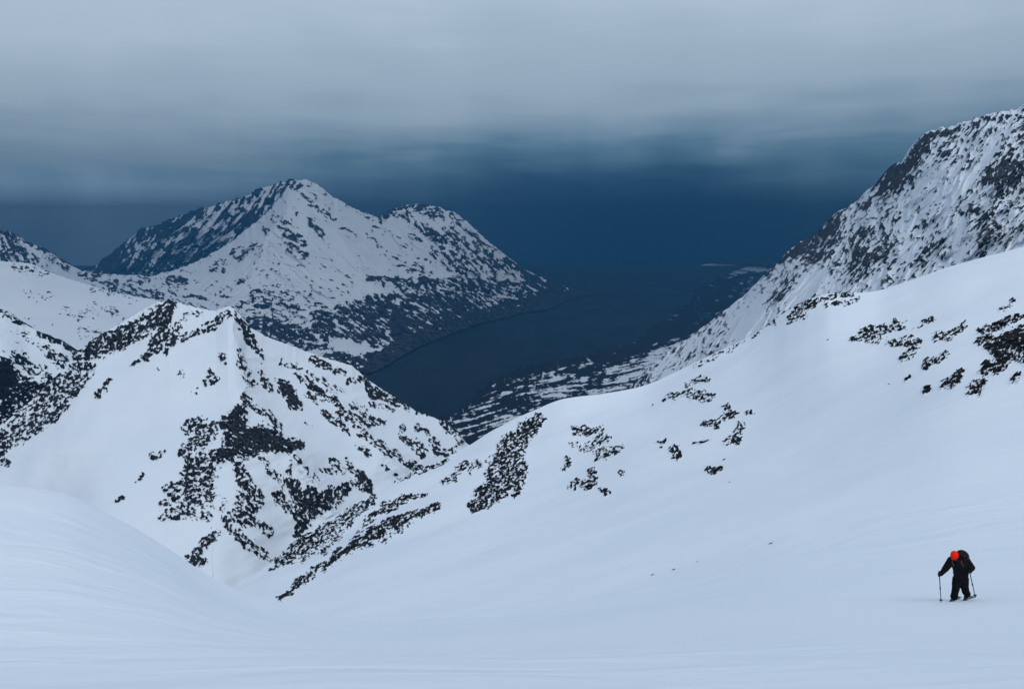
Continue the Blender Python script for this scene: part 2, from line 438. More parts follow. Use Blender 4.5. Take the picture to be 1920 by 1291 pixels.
S([(1285,720,5),(1310,712,7),(1325,708,5)], .55, -25); S([(1268,740,7),(1290,738,10),(1320,745,10),(1338,745,6)], .55, -5); S([(1240,750,4),(1262,736,4)], .5, -30)
S([(1362,768,6),(1370,785,8),(1352,790,6)], .6); S([(1398,780,5),(1410,778,3)], .65); S([(1345,800,7),(1320,798,7)], .7); S([(1388,805,8),(1378,825,9),(1360,835,7)], .5, -30)
S([(1235,836,6)], .6); S([(1255,845,5),(1270,856,6)], .75); S([(1345,880,5),(1325,882,4)], .8)
S([(1478,592,7),(1500,577,8),(1530,562,7),(1560,552,6),(1595,549,4)], .7, -25); S([(1452,602,5),(1425,618,3),(1408,628,3)], .75, -25)
S([(1545,572,5),(1590,568,5),(1610,562,4)], .45, -12); S([(1480,605,6),(1510,590,6)], .4, -25)
S([(1395,640,3),(1340,668,2),(1290,690,2)], .4, -25)
S([(1600,632,6),(1622,625,12),(1650,616,9),(1680,606,7),(1696,602,4)], .68, -25); S([(1632,640,6),(1660,632,5)], .4, -25)
S([(1732,602,6),(1748,592,6)], .7, -25); S([(1715,608,3)], .3)
S([(1662,645,5),(1690,640,8),(1718,642,7),(1712,658,6),(1690,675,5)], .6, -35)
S([(1752,632,7),(1780,624,8),(1812,606,5)], .55, -25); S([(1802,602,3)], .6)
S([(1735,692,8),(1755,680,9),(1775,668,7)], .58, -40); S([(1700,720,5)], .8, -40); S([(1735,733,6)], .85, -30)
S([(1845,622,9),(1868,610,11),(1890,600,9),(1915,590,7)], .72, -42)
S([(1832,648,8),(1850,640,7)], .75, -35); S([(1858,655,12),(1885,645,17),(1908,632,16),(1925,650,16)], .78, -42)
S([(1872,668,14),(1895,660,16),(1930,675,14)], .8, -45); S([(1850,690,8),(1840,700,7)], .85, -45); S([(1870,695,10),(1880,685,8)], .8, -45)
S([(1790,715,11),(1768,726,7),(1800,700,6)], .72, -35); S([(1820,738,11),(1832,722,10),(1845,715,5)], .68, -50); S([(1905,712,7),(1895,722,4)], .8, -50)
S([(1895,558,4)], .7); S([(1875,575,4),(1900,570,4)], .4); S([(1445,1020,4)], .0)

def near_rough(pxg, py, d, P):
    x, y = P[..., 0], P[..., 1]
    r = 0.34*fbm(x/26, y/26, 3, 5) + 0.9*fbm(x/55+2, y/55, 2, 6)*np.clip((d-40)/100, 0, 1) + 3.0*fbm(x/160+4, y/160, 2, 8)*np.clip((d-60)/200, 0, 1)
    # low wind ridges running across the slope
    r = r + 0.05*fbm((x*.5+y*.86)/2.2, (x*.86-y*.5)/11, 3, 12)*np.clip(d/20, 0.3, 1)
    k = np.clip((d-12)/30, 0, 1)
    return r*k*0.8
slope = loft('snow_slope', -120, 2040, 2.0, [
    dict(py=[(-130,1350),(2060,1350)], d=[(-130,8.6),(2060,8.2)]),
    dict(py=[(-130,1230),(960,1235),(2060,1230)], d=[(-130,16),(960,15),(2060,12.6)]),
    dict(py=EDGE, d=[(-130,52),(0,55),(300,60),(540,72),(700,74),(900,62),(1200,46),(1500,35),(1800,29.5),(2060,28)]),
    dict(py=[(-130,960),(0,965),(200,1010),(300,1055),(400,1110),(470,1134),(540,1147),(600,1156),(640,1156),(700,1157),(900,1150),(1200,1120),(1500,1088),(1800,1076),(2060,1056)],
         d=[(-130,120),(0,120),(300,130),(470,120),(540,108),(620,92),(700,82),(900,66),(1200,49),(1500,37),(1800,31),(2060,29.5)]),
    dict(py=[(-130,1050),(300,1100),(400,1125),(470,1128),(510,1120),(560,1112),(700,1075),(900,1050),(1200,1010),(1500,980),(1800,960),(2060,940)],
         d=[(-130,230),(400,210),(510,185),(700,160),(900,130),(1200,98),(1500,66),(1800,50),(2060,46)]),
    dict(py=[(-130,1090),(300,1110),(430,1115),(470,1105),(510,1085),(560,1065),(700,985),(900,920),(1060,895),(1200,865),(1400,825),(1600,780),(1800,740),(2060,690)],
         d=[(-130,290),(430,270),(510,280),(700,300),(900,280),(1060,250),(1200,215),(1400,178),(1600,140),(1800,112),(2060,100)]),
    dict(py=RIDGE, d=[(-130,330),(430,320),(510,345),(700,390),(880,400),(1060,400),(1200,395),(1400,360),(1560,325),(1700,305),(1920,280),(2060,270)]),
], m_near, rock=nr, dmul=.95, jit=1.15, warp=.2, rough=.64, crag=.3, grain=(14, 4.6), gseed=3, dref=260, rock_amp=0.7, crest_noise=0.0, zrough=near_rough, back=0.75, fine=0.9, big=0.2, vstep=1.8)

# ------------------------------------------------------------------ rocky peak in the middle left
pr = RockMap(0.0, -30)
S = pr.stroke
S([(318,570,10),(290,598,18),(250,622,19),(205,645,18),(165,660,14),(145,668,9)], .8, -35)
S([(322,575,10),(308,610,14),(300,640,12),(275,668,8)], .75, -45)
S([(345,600,6),(325,635,6),(308,662,4)], .5, -40); S([(350,590,5),(372,588,5)], .5, -20)
S([(428,584,5),(415,597,8),(395,612,8),(370,622,8),(345,635,5)], .62, -30)
S([(140,690,10),(170,690,9),(120,720,18),(85,750,20),(60,780,20),(30,805,18),(5,830,18),(-30,860,16)], .66, -30)
S([(165,702,10),(135,735,12),(110,775,9),(80,800,7),(40,825,7)], .6, -40); S([(12,868,7),(0,855,10)], .6, -40)
S([(204,712,4),(192,733,5),(180,745,3)], .8, -55); S([(262,676,3),(245,692,3)], .7, -40); S([(296,690,3)], .7); S([(215,700,2)], .8)
S([(436,588,6),(455,612,7),(470,640,7),(485,662,7),(492,674,5)], .78, 55)
S([(423,672,7),(408,668,5)], .6, -20); S([(395,700,9),(405,712,8),(385,722,6)], .5, -20); S([(340,700,6),(330,705,5)], .28, -25); S([(365,735,5)], .15)
S([(447,665,7),(458,690,9),(470,712,9),(478,722,7)], .62, 45); S([(490,700,7),(505,730,7)], .6, 50)
S([(535,722,9),(545,740,11),(553,757,11),(562,768,5)], .85, 60); S([(520,715,6),(530,730,6)], .5, 50)
S([(455,742,6),(470,760,7),(490,768,7),(512,788,6),(522,798,4)], .62, 40)
S([(452,772,12),(438,800,24),(452,830,30),(490,825,26),(520,830,18),(548,835,13),(566,836,6)], .93, 30)
S([(425,850,14),(440,835,18)], .9, 30); S([(556,860,6),(566,868,4)], .9, 55)
S([(350,800,12),(375,795,12),(402,798,12),(372,830,18),(345,850,10)], .6, -25)
S([(305,845,6),(288,860,4)], .85, -35); S([(268,888,3),(256,903,3)], .75, -45); S([(227,933,5),(220,936,4)], .9, -30); S([(285,850,5)], .3)
S([(400,862,20),(370,880,22),(350,905,18),(392,902,22),(330,925,14),(362,935,18),(402,940,18)], .68, -22)
S([(305,968,7),(345,958,12),(385,968,12)], .55, -20); S([(310,915,7),(328,908,6)], .65, -25); S([(300,940,5),(320,945,6)], .4, -20)
S([(440,862,10),(456,890,11),(462,925,14),(480,935,16),(442,965,14),(470,975,14)], .66, 50)
S([(490,985,9),(505,1000,7)], .6, 40); S([(445,998,10),(470,1022,9),(500,1045,7),(515,1050,5)], .55, 40); S([(430,990,8),(420,960,10)], .55, 80)
S([(404,1000,9),(388,1015,9),(370,1035,9),(358,1050,12),(376,1052,9)], .74, -45)
S([(415,880,10),(412,920,8)], -.7); S([(413,900,7),(408,985,6)], -.85)
S([(545,900,10),(558,930,12),(580,935,20),(570,960,18),(600,945,18),(632,925,15),(652,912,12),(682,905,14),(692,918,8)], .86, 80)
S([(568,985,12),(558,1003,7)], .9, 80); S([(672,888,9),(690,902,7)], .88, 60); S([(545,870,5),(540,890,6)], .5, 70)
S([(500,880,5),(530,900,7),(520,930,9),(540,950,12)], .55, 60); S([(480,850,5),(500,868,6)], .35, 40)
S([(530,676,5),(562,690,5)], .38, 30); S([(585,675,6),(612,685,7),(642,700,7)], .7, 25); S([(655,716,7),(682,710,8),(692,722,8),(702,737,8),(722,744,8),(742,754,7),(765,764,4)], .78, 32)
S([(785,770,5),(802,776,4)], .7, 25); S([(828,794,7),(848,804,8),(865,815,11),(860,830,9)], .75, 40)
S([(548,688,4),(580,720,8),(600,735,11),(622,745,9),(642,765,4)], .64, 42); S([(575,700,4),(620,722,5),(650,740,4)], .4, 35)
S([(604,774,6),(630,790,7),(650,805,6),(656,813,3)], .78, 42); S([(575,740,4),(595,758,4)], .4, 42)
S([(640,775,10),(665,785,12),(692,792,12),(715,790,7)], .64, 38); S([(655,760,6),(690,770,6)], .45, 30)
S([(680,812,8),(700,826,9),(720,840,8),(745,856,6),(762,872,4)], .75, 42); S([(672,838,5),(692,852,4)], .68, 42)
S([(700,760,7),(742,772,4)], .4, 25); S([(755,800,6),(752,815,7),(782,835,9),(792,850,8)], .58, 60); S([(812,828,9),(822,850,8),(850,842,7)], .58, 75); S([(780,800,6),(800,812,6)], .4, 40)
S([(770,872,7),(792,882,5)], .7, 30); S([(650,862,5),(662,880,7),(682,892,8)], .72, 50); S([(618,858,5),(642,884,6),(600,880,5)], .5, 40); S([(575,880,5),(590,900,6)], .4, 50)
S([(515,800,4),(530,815,4)], .4, 40); S([(575,796,4),(590,800,3)], .25, 10); S([(718,875,5),(740,888,5)], .5, 35)

PCREST = [(-130,890),(-60,845),(0,800),(60,750),(100,713),(128,682),(140,664),(160,650),(200,622),(240,598),(270,580),(292,568),(318,563),(345,571),(380,580),(405,584),(418,578),(428,574),
          (438,578),(450,592),(462,611),(500,632),(545,648),(600,668),(660,686),(690,712),(740,746),(780,770),(830,790),(862,812),(872,828),(920,870),(960,900)]
def base_py(x, e=32):
    return e
PBASE = [(-130,960),(0,975),(200,1020),(300,1070),(400,1125),(440,1135),(480,1110),(560,1055),(620,1012),(700,968),(760,932),(830,900),(872,880),(960,930)]
def peak_relief(pxg, py, d, P):
    X = P[..., 0]; Y = P[..., 1]*sP + (P[..., 2]-HC)*cP
    r = 0
    xl = np.interp(py, [560, 578, 600, 640, 680, 700, 730, 760, 800, 850, 900, 980, 1060], [432, 433, 440, 443, 449, 461, 458, 447, 438, 428, 412, 408, 395])
    s_ = pxg - xl; xn = fbm(py/30, py*0+.7, 4, 37, .65)*8; s_ = s_ - xn*np.exp(-np.abs(s_)/25)
    fade = np.clip((850-py)/110, 0, 1)
    r = r + fade*np.where(s_ > 0, 40*(1-np.exp(-np.maximum(s_, 0)/40)), 30*(1-np.exp(np.minimum(s_, 0)/130)))
    r = r + 0*add_gauss(pxg, py, [(430,578,14),(450,640,70),(455,700,95),(455,770,110),(430,850,110),(410,920,90),(400,1000,40)], 60)
    r = r - add_gauss(pxg, py, [(545,650,5),(640,760,30),(720,850,35),(760,890,20)], 40)
    r = r - add_gauss(pxg, py, [(480,760,20),(540,830,40),(600,920,45),(620,960,30)], 38)
    r = r + fbm(X/140, Y/140, 3, 31, .5)*11 + fbm(X/40+Y/60, Y/22, 3, 33, .5)*np.where(s_ > 0, 3.5, .8)
    crest = pl(PCREST, pxg[0], False)
    return r*np.clip((py-crest)/60, 0, 1)
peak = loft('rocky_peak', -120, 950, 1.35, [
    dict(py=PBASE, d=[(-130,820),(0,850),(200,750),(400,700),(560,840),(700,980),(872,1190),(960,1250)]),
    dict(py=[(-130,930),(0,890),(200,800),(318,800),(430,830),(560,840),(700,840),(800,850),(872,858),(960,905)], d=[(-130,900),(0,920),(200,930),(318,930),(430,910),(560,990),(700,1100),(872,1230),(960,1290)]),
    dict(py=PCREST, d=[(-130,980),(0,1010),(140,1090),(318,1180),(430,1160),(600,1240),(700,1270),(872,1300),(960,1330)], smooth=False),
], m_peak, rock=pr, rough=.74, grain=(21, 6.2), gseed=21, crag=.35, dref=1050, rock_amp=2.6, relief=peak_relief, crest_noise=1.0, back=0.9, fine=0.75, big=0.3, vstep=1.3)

# ------------------------------------------------------------------ dark ridge at the left edge
lr = RockMap(0.03, 35)
S = lr.stroke
S([(-60,690,40),(0,700,26),(20,710,20)], .985, 40); S([(-40,740,30),(30,735,24),(60,725,20),(90,715,12)], .86, -25); S([(-30,790,30),(10,780,26),(40,760,20),(70,740,14)], .82, -20)
S([(0,582,4),(25,598,5),(40,608,3)], .7, 35); S([(75,625,5),(110,638,8),(130,650,10),(140,664,9)], .72, 40); S([(45,625,6),(65,640,6),(100,668,10),(120,680,10)], .5, 40)
S([(45,665,6),(60,690,10),(80,690,10),(60,715,10)], .55, 50); S([(0,632,6)], .4); S([(25,660,4),(48,690,6)], .6, 60)
S([(-20,650,12),(8,646,9)], -.9); S([(60,712,8),(85,708,7)], -.6)
def lrelief(pxg, py, d, P):
    return fbm(P[...,0]/90, P[...,2]/90, 3, 41)*14*np.clip((py-640)/60+.5, 0, 1) + np.clip((py-700)/40, 0, 1)*0
loft('left_ridge', -120, 230, 1.4, [
    dict(py=[(-130,930),(0,880),(140,760),(240,760)], d=[(-130,1300),(0,1350),(140,1450),(240,1500)]),
    dict(py=[(-130,690),(0,690),(60,715),(140,720),(240,730)], d=[(-130,1480),(0,1500),(140,1550),(240,1600)]),
    dict(py=[(-130,540),(-40,566),(0,580),(30,598),(50,612),(70,622),(100,634),(115,640),(135,655),(142,664),(170,690),(240,740)], d=[(-130,1700),(0,1750),(140,1750),(240,1750)], smooth=False),
], m_left, rock=lr, grain=(16, 7), gseed=45, dref=1600, rock_amp=4, relief=lrelief, crest_noise=3, fine=.7)

# ------------------------------------------------------------------ wide snow hill behind it
mr_ = RockMap(0.012, 10)
S = mr_.stroke
S([(40,548,6),(80,552,6),(120,560,5)], .12, 8); S([(60,562,8),(90,562,6)], .2, 8); S([(120,585,10),(150,590,10),(200,580,14),(212,585,5)], .16, 8); S([(180,575,10),(215,585,8)], .25, 10)
S([(170,545,6),(205,552,6)], .18, 8); S([(150,620,10),(200,640,14)], .16, 10); S([(30,500,6),(50,505,6),(85,512,7)], .3, 20); S([(240,590,8),(235,640,20)], .1, 10)
MTOP = [(-130,470),(-20,484),(0,490),(30,492),(55,494),(80,505),(120,520),(160,532),(200,545),(240,554),(290,563),(340,578),(420,620)]
loft('snow_hill', -120, 400, 1.6, [
    dict(py=[(-130,720),(0,700),(140,720),(400,720)], d=[(-130,2600),(140,2700),(400,2900)]),
    dict(py=[(-130,580),(0,580),(140,600),(400,650)], d=[(-130,3500),(140,3600),(400,3700)]),
    dict(py=MTOP, d=[(-130,4700),(140,4500),(400,4300)]),
], m_mid, rock=mr_, grain=(20, 6), gseed=61, dref=3700, rock_amp=4, relief=lambda pxg, py, d, P: fbm(P[...,0]/420, P[...,2]/200, 3, 66)*60*np.clip((py-520)/80, 0, 1),
    crest_noise=3, fine=.5)

# ------------------------------------------------------------------ far mountain across the water and the dark ridge behind it
BTOP = [(100,560),(150,525),(172,506),(186,495),(205,482),(230,460),(262,434),(285,426),(300,424),(330,410),(350,400),(372,396),(400,386),(430,377),(455,374),(480,358),(500,351),(530,342),(556,338),(600,350),(640,400)]
br = RockMap(0.62, -52)
S = br.stroke
S([(180,505,12),(260,450,16),(300,435,14),(380,400,10)], .85, -50); S([(200,510,10),(370,480,14)], .8, -50)
S([(400,420,12),(350,470,8)], .45, -50); S([(470,380,8),(420,430,9),(390,470,6)], .4, -52)
loft('far_ridge', 90, 640, 1.5, [
    dict(py=[(90,580),(290,560),(400,540),(640,520)], d=[(90,9600),(640,9800)]),
    dict(py=[(90,570),(290,480),(400,440),(640,440)], d=[(90,10100),(640,10200)]),
    dict(py=BTOP, d=[(90,11000),(300,10800),(560,10400),(640,10400)], smooth=False),
], m_far, rock=br, jit=0.6, rough=.75, grain=(90, 13), gseed=71, dref=10300, rock_amp=30, relief=lambda pxg, py, d, P: -ribs(pxg, py, -50, 16, 120, 881)*160*np.clip((py-pl(BTOP, pxg[0], False))/40, 0, 1),
    crest_noise=16, fine=.4, big=.3, dens_fn=lambda pxg, py, D, X, Y: np.clip(D*(.55+.75*ribs(pxg, py, -50, 16, 120, 881)), 0, .97))

FTOP = [(-130,405),(-40,425),(0,433),(18,436),(35,448),(60,458),(80,465),(100,481),(125,495),(150,507),(180,514),(230,517),(290,516),(330,506),(370,491),(410,470),(440,450),(470,425),(500,400),(520,375),(540,350),
        (556,339),(575,337),(590,345),(605,354),(625,370),(650,384),(672,396),(700,405),(714,407),(728,398),(745,390),(765,385),(790,384),(812,387),(835,394),(852,398),(880,420),(912,450),(950,480),(978,503),
        (1000,514),(1040,531),(1070,541),(1100,546),(1130,548),(1150,549.5),(1165,550)]
FSH = [(-130,700),(500,690),(600,690),(650,690),(690,702),(720,690),(760,665),(800,645),(850,625),(900,607),(940,598),(975,590),(990,585),(1010,583),(1030,581),(1045,574),(1070,562),(1090,556),(1110,553.5),(1130,553),(1150,552),(1165,551)]
fr = RockMap(0.05, 30)
S = fr.stroke
S([(548,345,6),(520,365,9),(505,385,9),(480,400,8),(460,425,6),(430,450,4)], .72, -45); S([(500,352,6),(480,372,8),(560,350,5)], .6, -40)
S([(0,440,10),(25,450,10),(10,480,14),(45,480,14),(65,492,10),(20,465,12)], .66, 60); S([(40,452,6),(85,468,5)], .6, 30); S([(85,478,7),(105,490,7),(125,500,7)], .55, 30)
S([(150,515,5),(190,525,7),(240,527,7),(290,522,6)], .5, 10); S([(220,535,8),(250,545,10),(290,550,9),(300,560,6)], .45, 20); S([(320,525,8),(345,528,8)], .6, 0); S([(170,520,6),(210,532,8)], .4, 20)
S([(440,475,8),(480,470,10),(490,466,6)], .6, -15); S([(420,490,6),(400,500,6)], .5); S([(450,490,4),(460,482,4)], .5); S([(445,530,7),(455,525,5)], .6); S([(400,505,6),(420,508,5)], .5, 0)
S([(560,372,4),(565,365,4),(590,390,5)], .55, 40); S([(600,395,6),(625,410,4)], .35, 30); S([(515,410,7),(540,435,9),(565,455,9)], .5, 40); S([(580,415,6),(600,435,7),(615,455,5)], .55, 50)
S([(495,430,5),(520,450,6),(560,470,4),(580,485,3)], .4, 30); S([(530,460,4),(550,475,4)], .4, 35); S([(565,475,3),(580,478,3)], .6)
S([(640,430,5),(665,445,5)], .4, 30); S([(560,495,4),(620,500,4),(660,525,4)], .25, 20)
S([(690,405,6),(712,410,8),(740,398,9),(770,392,9),(800,395,9),(830,402,8)], .7, -10); S([(760,410,8),(790,425,10),(810,440,9),(825,450,10)], .66, 60)
S([(770,445,7),(785,452,6)], .75, 20); S([(700,430,6),(730,440,7),(770,465,6)], .5, 25); S([(690,440,5),(720,470,12),(760,490,16),(800,500,16)], .36, 20)
S([(850,405,7),(880,440,8),(920,480,8),(960,520,8)], .5, 45); S([(840,430,10),(870,470,16),(900,500,18),(930,520,14)], .46, 42); S([(820,470,14),(860,500,18),(880,520,18)], .5, 30)
S([(950,490,5),(980,512,7),(1010,530,9),(1060,545,8),(1100,550,6)], .93, 20)
S([(690,522,5),(740,530,9),(800,535,14),(870,545,20),(930,545,22),(1000,548,16),(1050,555,14)], .78, 22)
S([(600,600,16),(700,580,24),(780,575,28),(860,575,30),(930,575,28)], .8, 35); S([(600,610,14),(700,620,30),(780,615,30),(850,605,24)], .88, 35)
S([(950,575,16),(1020,565,14),(900,592,12),(820,620,16),(740,655,16),(690,690,12)], .975, 0); S([(620,665,12),(660,680,14),(700,672,14)], .93, 0); S([(640,650,8),(655,645,6)], -.7); S([(590,648,12),(660,658,6)], -.45)
S([(470,605,12),(520,620,22),(600,640,20)], .76, 5); S([(480,560,16),(560,590,20),(640,580,16)], .3, 10); S([(460,580,20),(400,540,16)], .14, 10); S([(560,545,30),(640,550,20)], .14, 20)
S([(500,480,40),(500,530,40)], .09, 10); S([(330,550,14),(440,600,14)], .3, 10); S([(210,545,6),(235,560,6)], .4, 60)
S([(1020,556,14),(1165,550,8)], .997, 0); S([(x, y, 9) for x, y in FSH if x > 640], .985, 0)
def f_ribs(pxg, py):
    right = 1/(1+np.exp(-(pxg-575)/22)); hi = 1/(1+np.exp((pxg-715)/14)); 
    a = ribs(pxg, py, 38, 20, 120, 841); b = ribs(pxg, py, -38, 20, 110, 851); c = ribs(pxg, py, 46, 15, 110, 861)
    q = pxg + fbm(pxg/30, py/30, 2, 881)*10
    s1 = 1/(1+np.exp(-(q-500)/7)); s2 = 1/(1+np.exp(-(q-700)/9))
    return (b*(1-s1) + a*s1)*(1-s2) + c*s2
def f_dens(pxg, py, D, X, Y):
    D0 = D; r = f_ribs(pxg, py); low = np.clip((py-540-(750-pxg)*.18)/40, 0, 1)
    r2 = ribs(pxg, py, 34, 6.5, 70, 871)
    D = D*(.35+1.1*r)*(1-low) + D*(.72+.5*r2)*low
    return np.where(D0 > .94, np.maximum(D, D0), np.clip(D, 0, .985))
def far_relief(pxg, py, d, P):
    X = P[..., 0]; Y = P[..., 2]
    r = -add_gauss(pxg, py, [(560,340,50),(530,380,300),(505,440,350),(470,520,250),(440,600,100)], 55)
    r = r - add_gauss(pxg, py, [(800,386,60),(840,440,300),(880,500,350),(930,560,100)], 50)
    r = r - add_gauss(pxg, py, [(590,350,60),(640,450,250),(700,540,300),(760,620,100)], 45)
    r = r + add_gauss(pxg, py, [(710,410,60),(720,460,300),(760,520,250)], 40)
    r = r + fbm(X/900, Y/700, 4, 83)*90 - f_ribs(pxg, py)*65
    k = np.clip((py-pl(FTOP, pxg[0], False))/40, 0, 1)*np.clip((pl(FSH, pxg[0], False)-py)/50, 0, 1)
    return r*k
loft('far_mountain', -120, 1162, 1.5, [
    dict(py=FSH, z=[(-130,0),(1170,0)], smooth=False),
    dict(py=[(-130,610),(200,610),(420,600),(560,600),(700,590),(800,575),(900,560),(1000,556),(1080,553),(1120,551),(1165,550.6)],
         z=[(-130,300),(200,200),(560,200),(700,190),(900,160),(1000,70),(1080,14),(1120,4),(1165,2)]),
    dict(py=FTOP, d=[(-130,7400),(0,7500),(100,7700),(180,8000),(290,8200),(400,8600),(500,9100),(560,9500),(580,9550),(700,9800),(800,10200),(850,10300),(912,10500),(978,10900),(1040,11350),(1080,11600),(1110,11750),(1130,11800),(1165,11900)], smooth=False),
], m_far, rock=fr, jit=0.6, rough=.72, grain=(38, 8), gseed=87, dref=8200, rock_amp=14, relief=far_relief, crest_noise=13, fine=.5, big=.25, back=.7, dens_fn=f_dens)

# ------------------------------------------------------------------ right shore with snow streaks
HSH = [(780,812),(820,800),(860,782),(880,765),(893,748),(903,742),(920,728),(940,716),(975,700),(1020,690),(1060,684),(1100,675),(1150,662),(1190,650),(1215,636),(1228,620),(1240,612),(1262,602),(1275,585),(1300,572),(1312,560),(1310,552),(1330,545),(1380,536),(1440,522),(1520,505)]
HSH.sort()
hr = RockMap(0.90, -14)
S = hr.stroke
S([(870,800,20),(930,770,24),(1000,730,24),(1080,720,20)], -.13); S([(1000,760,30),(1100,740,20)], .86, -10)
S([(1190,690,16),(1140,712,12)], -.35); S([(1230,668,14),(1270,645,10)], -.5); S([(1240,690,30),(1300,650,20)], -.6)
S([(1120,676,8),(1200,655,10),(1240,625,14),(1290,600,20),(1330,560,20),(1400,540,30)], .975, -10)
S([(890,745,5),(920,728,4),(1000,697,5),(1080,684,5)], .95, -15)
loft('right_shore', 780, 1500, 1.6, [
    dict(py=[(780,960),(900,880),(1000,840),(1130,800),(1260,770),(1400,700),(1520,640)], z=[(780,260),(1000,260),(1260,220),(1520,60)]),
    dict(py=[(780,880),(900,830),(1000,780),(1130,740),(1260,690),(1400,620),(1520,560)], z=[(780,90),(900,80),(1000,80),(1130,110),(1260,110),(1400,40),(1520,10)]),
    dict(py=HSH, z=[(780,0),(1520,0)], smooth=False),
], m_shore, rock=hr, jit=0.5, warp=.12, crag=.2, grain=(110, 9.5), gseed=101, dref=4600, rock_amp=5, relief=lambda pxg, py, d, P: 0*py, fine=.28, big=.2, back=.02)

# far low land and gravel spit beyond
sp = RockMap(0.97, 0)
sp.stroke([(1340,516,2.2),(1370,517,1.6),(1400,512,1.6),(1440,503,1.8)], -.9)
loft('far_shore', 1305, 1560, 1.5, [
    dict(py=[(1300,578),(1320,585),(1560,640)], z=[(1300,0),(1560,30)]),
    dict(py=[(1300,556),(1330,548),(1380,540),(1560,560)], z=[(1300,1),(1380,25),(1560,60)]),
    dict(py=[(1300,552),(1312,545),(1340,535),(1360,522),(1400,510),(1440,501),(1560,490)], z=[(1300,0),(1360,4),(1440,25),(1560,120)]),
], m_shore, rock=sp, grain=(30, 4), gseed=111, dref=12000, rock_amp=3, fine=.3, back=.02)
def spit(name, pts, wpx, z=3.0, mat=m_shore):
    """low gravel bar lying on the water"""
    bm = bmesh.new(); rows = []
    for (x, y, w) in pts:
        d0 = depth_for_z(np.array(y+w/2), 0.0); d1 = depth_for_z(np.array(y-w/2), 0.0); dm = depth_for_z(np.array(float(y)), z)
        rows.append([bm.verts.new(to_world(np.array(float(x)), np.array(yy), dd)) for yy, dd in ((y+w/2, d0), (float(y), dm), (y-w/2, d1))])
    for a, b in zip(rows[:-1], rows[1:]):
        for k in range(2): bm.faces.new((a[k], b[k], b[k+1], a[k+1]))
    me = bpy.data.meshes.new(name); bm.to_mesh(me); bm.free(); me.materials.append(mat)
    a = me.attributes.new('rock', 'FLOAT', 'POINT'); a.data.foreach_set('value', np.full(len(me.vertices), 3.0, np.float32))
    o = bpy.data.objects.new(name, me); C.objects.link(o); o['kind'] = 'structure'
spit('gravel_spit', [(1070,549,3),(1090,548,2.6),(1110,547.6,2.2),(1125,548,2.2),(1138,549.5,2.6),(1146,551.5,2),(1150,552.5,.8)], 2)
spit('gravel_spit', [(988,586,2),(1000,585.5,2.2),(1014,585,2.2),(1026,582,2.4),(1040,574,3)], 2)
spit('gravel_spit', [(892,728,1.2),(900,731,2.2),(908,736,2.6),(914,742,3),(916,748,4)], 2)
spit('gravel_spit', [(985,508,1.2),(1005,511,1.4),(1025,514,1.4),(1036,516,1)], 2)
spit('gravel_spit', [(1262,583,1.5),(1280,586,2.4),(1300,588,4),(1310,592,5)], 2)

# ------------------------------------------------------------------ steep mountain at the right
GTOP = [(1150,760),(1170,738),(1190,715),(1215,690),(1250,662),(1300,628),(1350,590),(1400,550),(1430,520),(1445,504),(1462,490),(1480,470),(1500,455),(1518,448),(1535,437),(1548,420),(1565,402),(1590,388),(1612,375),(1625,358),
        (1645,345),(1660,322),(1685,305),(1705,290),(1720,262),(1740,248),(1765,240),(1790,238),(1815,228),(1845,218),(1880,212),(1905,206),(1930,196),(2060,150)]
gr = RockMap(0.34, -52)
S = gr.stroke
S([(1745,255,8),(1725,280,16),(1695,312,14),(1660,345,12),(1625,372,10),(1590,398,10),(1560,420,12),(1535,450,12),(1500,468,8),(1465,495,8),(1440,515,6)], .82, -50)
S([(1700,340,12),(1650,370,10)], .6, -50); S([(1560,440,16),(1520,490,12)], .62, -50)
S([(1890,290,14),(1860,320,18),(1835,345,12),(1905,310,16),(1900,350,14),(1860,370,12)], .56, -55); S([(1915,420,16),(1880,450,16),(1840,470,14)], .5, -48)
S([(1870,260,10),(1850,300,9),(1820,330,9),(1790,360,10),(1770,400,8)], -.75); S([(1730,330,6),(1715,370,6)], -.6); S([(1760,430,14),(1700,470,14),(1640,520,12)], -.55); S([(1800,480,20),(1700,520,16)], -.5)
S([(1400,610,30),(1470,560,26),(1540,530,20)], -.75); S([(1300,660,30),(1400,640,26)], -.7); S([(1250,700,30),(1330,690,20)], -.5)
S([(1480,530,14),(1440,570,10)], .4, -45); S([(1640,540,10),(1600,560,8)], .5, -50)
S([(1760,520,8),(1800,500,8)], .5, -40)
S([(x+8, y+8, 9) for x, y in GTOP if 1470 < x < 1770], .86, -52); S([(x+2, y+10, 7) for x, y in GTOP if x > 1760], .6, -60)
def g_ribs(pxg, py):
    return .65*ribs(pxg, py, -54, 30, 190, 811) + .35*ribs(pxg, py, -48, 11, 80, 821)
def g_dens(pxg, py, D, X, Y):
    lo = np.clip((py-600)/90, 0, 1)*np.clip((1330-pxg)/130, 0, 1)
    r1 = g_ribs(pxg, py)
    D = np.clip(D*(0.30 + 1.15*r1), 0, .97)
    return D*(1-lo) + 0.66*lo
def g_relief(pxg, py, d, P):
    r = -ribs(pxg, py, -54, 30, 190, 811)*32 - ribs(pxg, py, -48, 11, 80, 821)*8
    return r*np.clip((py-pl(GTOP, pxg[0], False))/40, 0, 1)
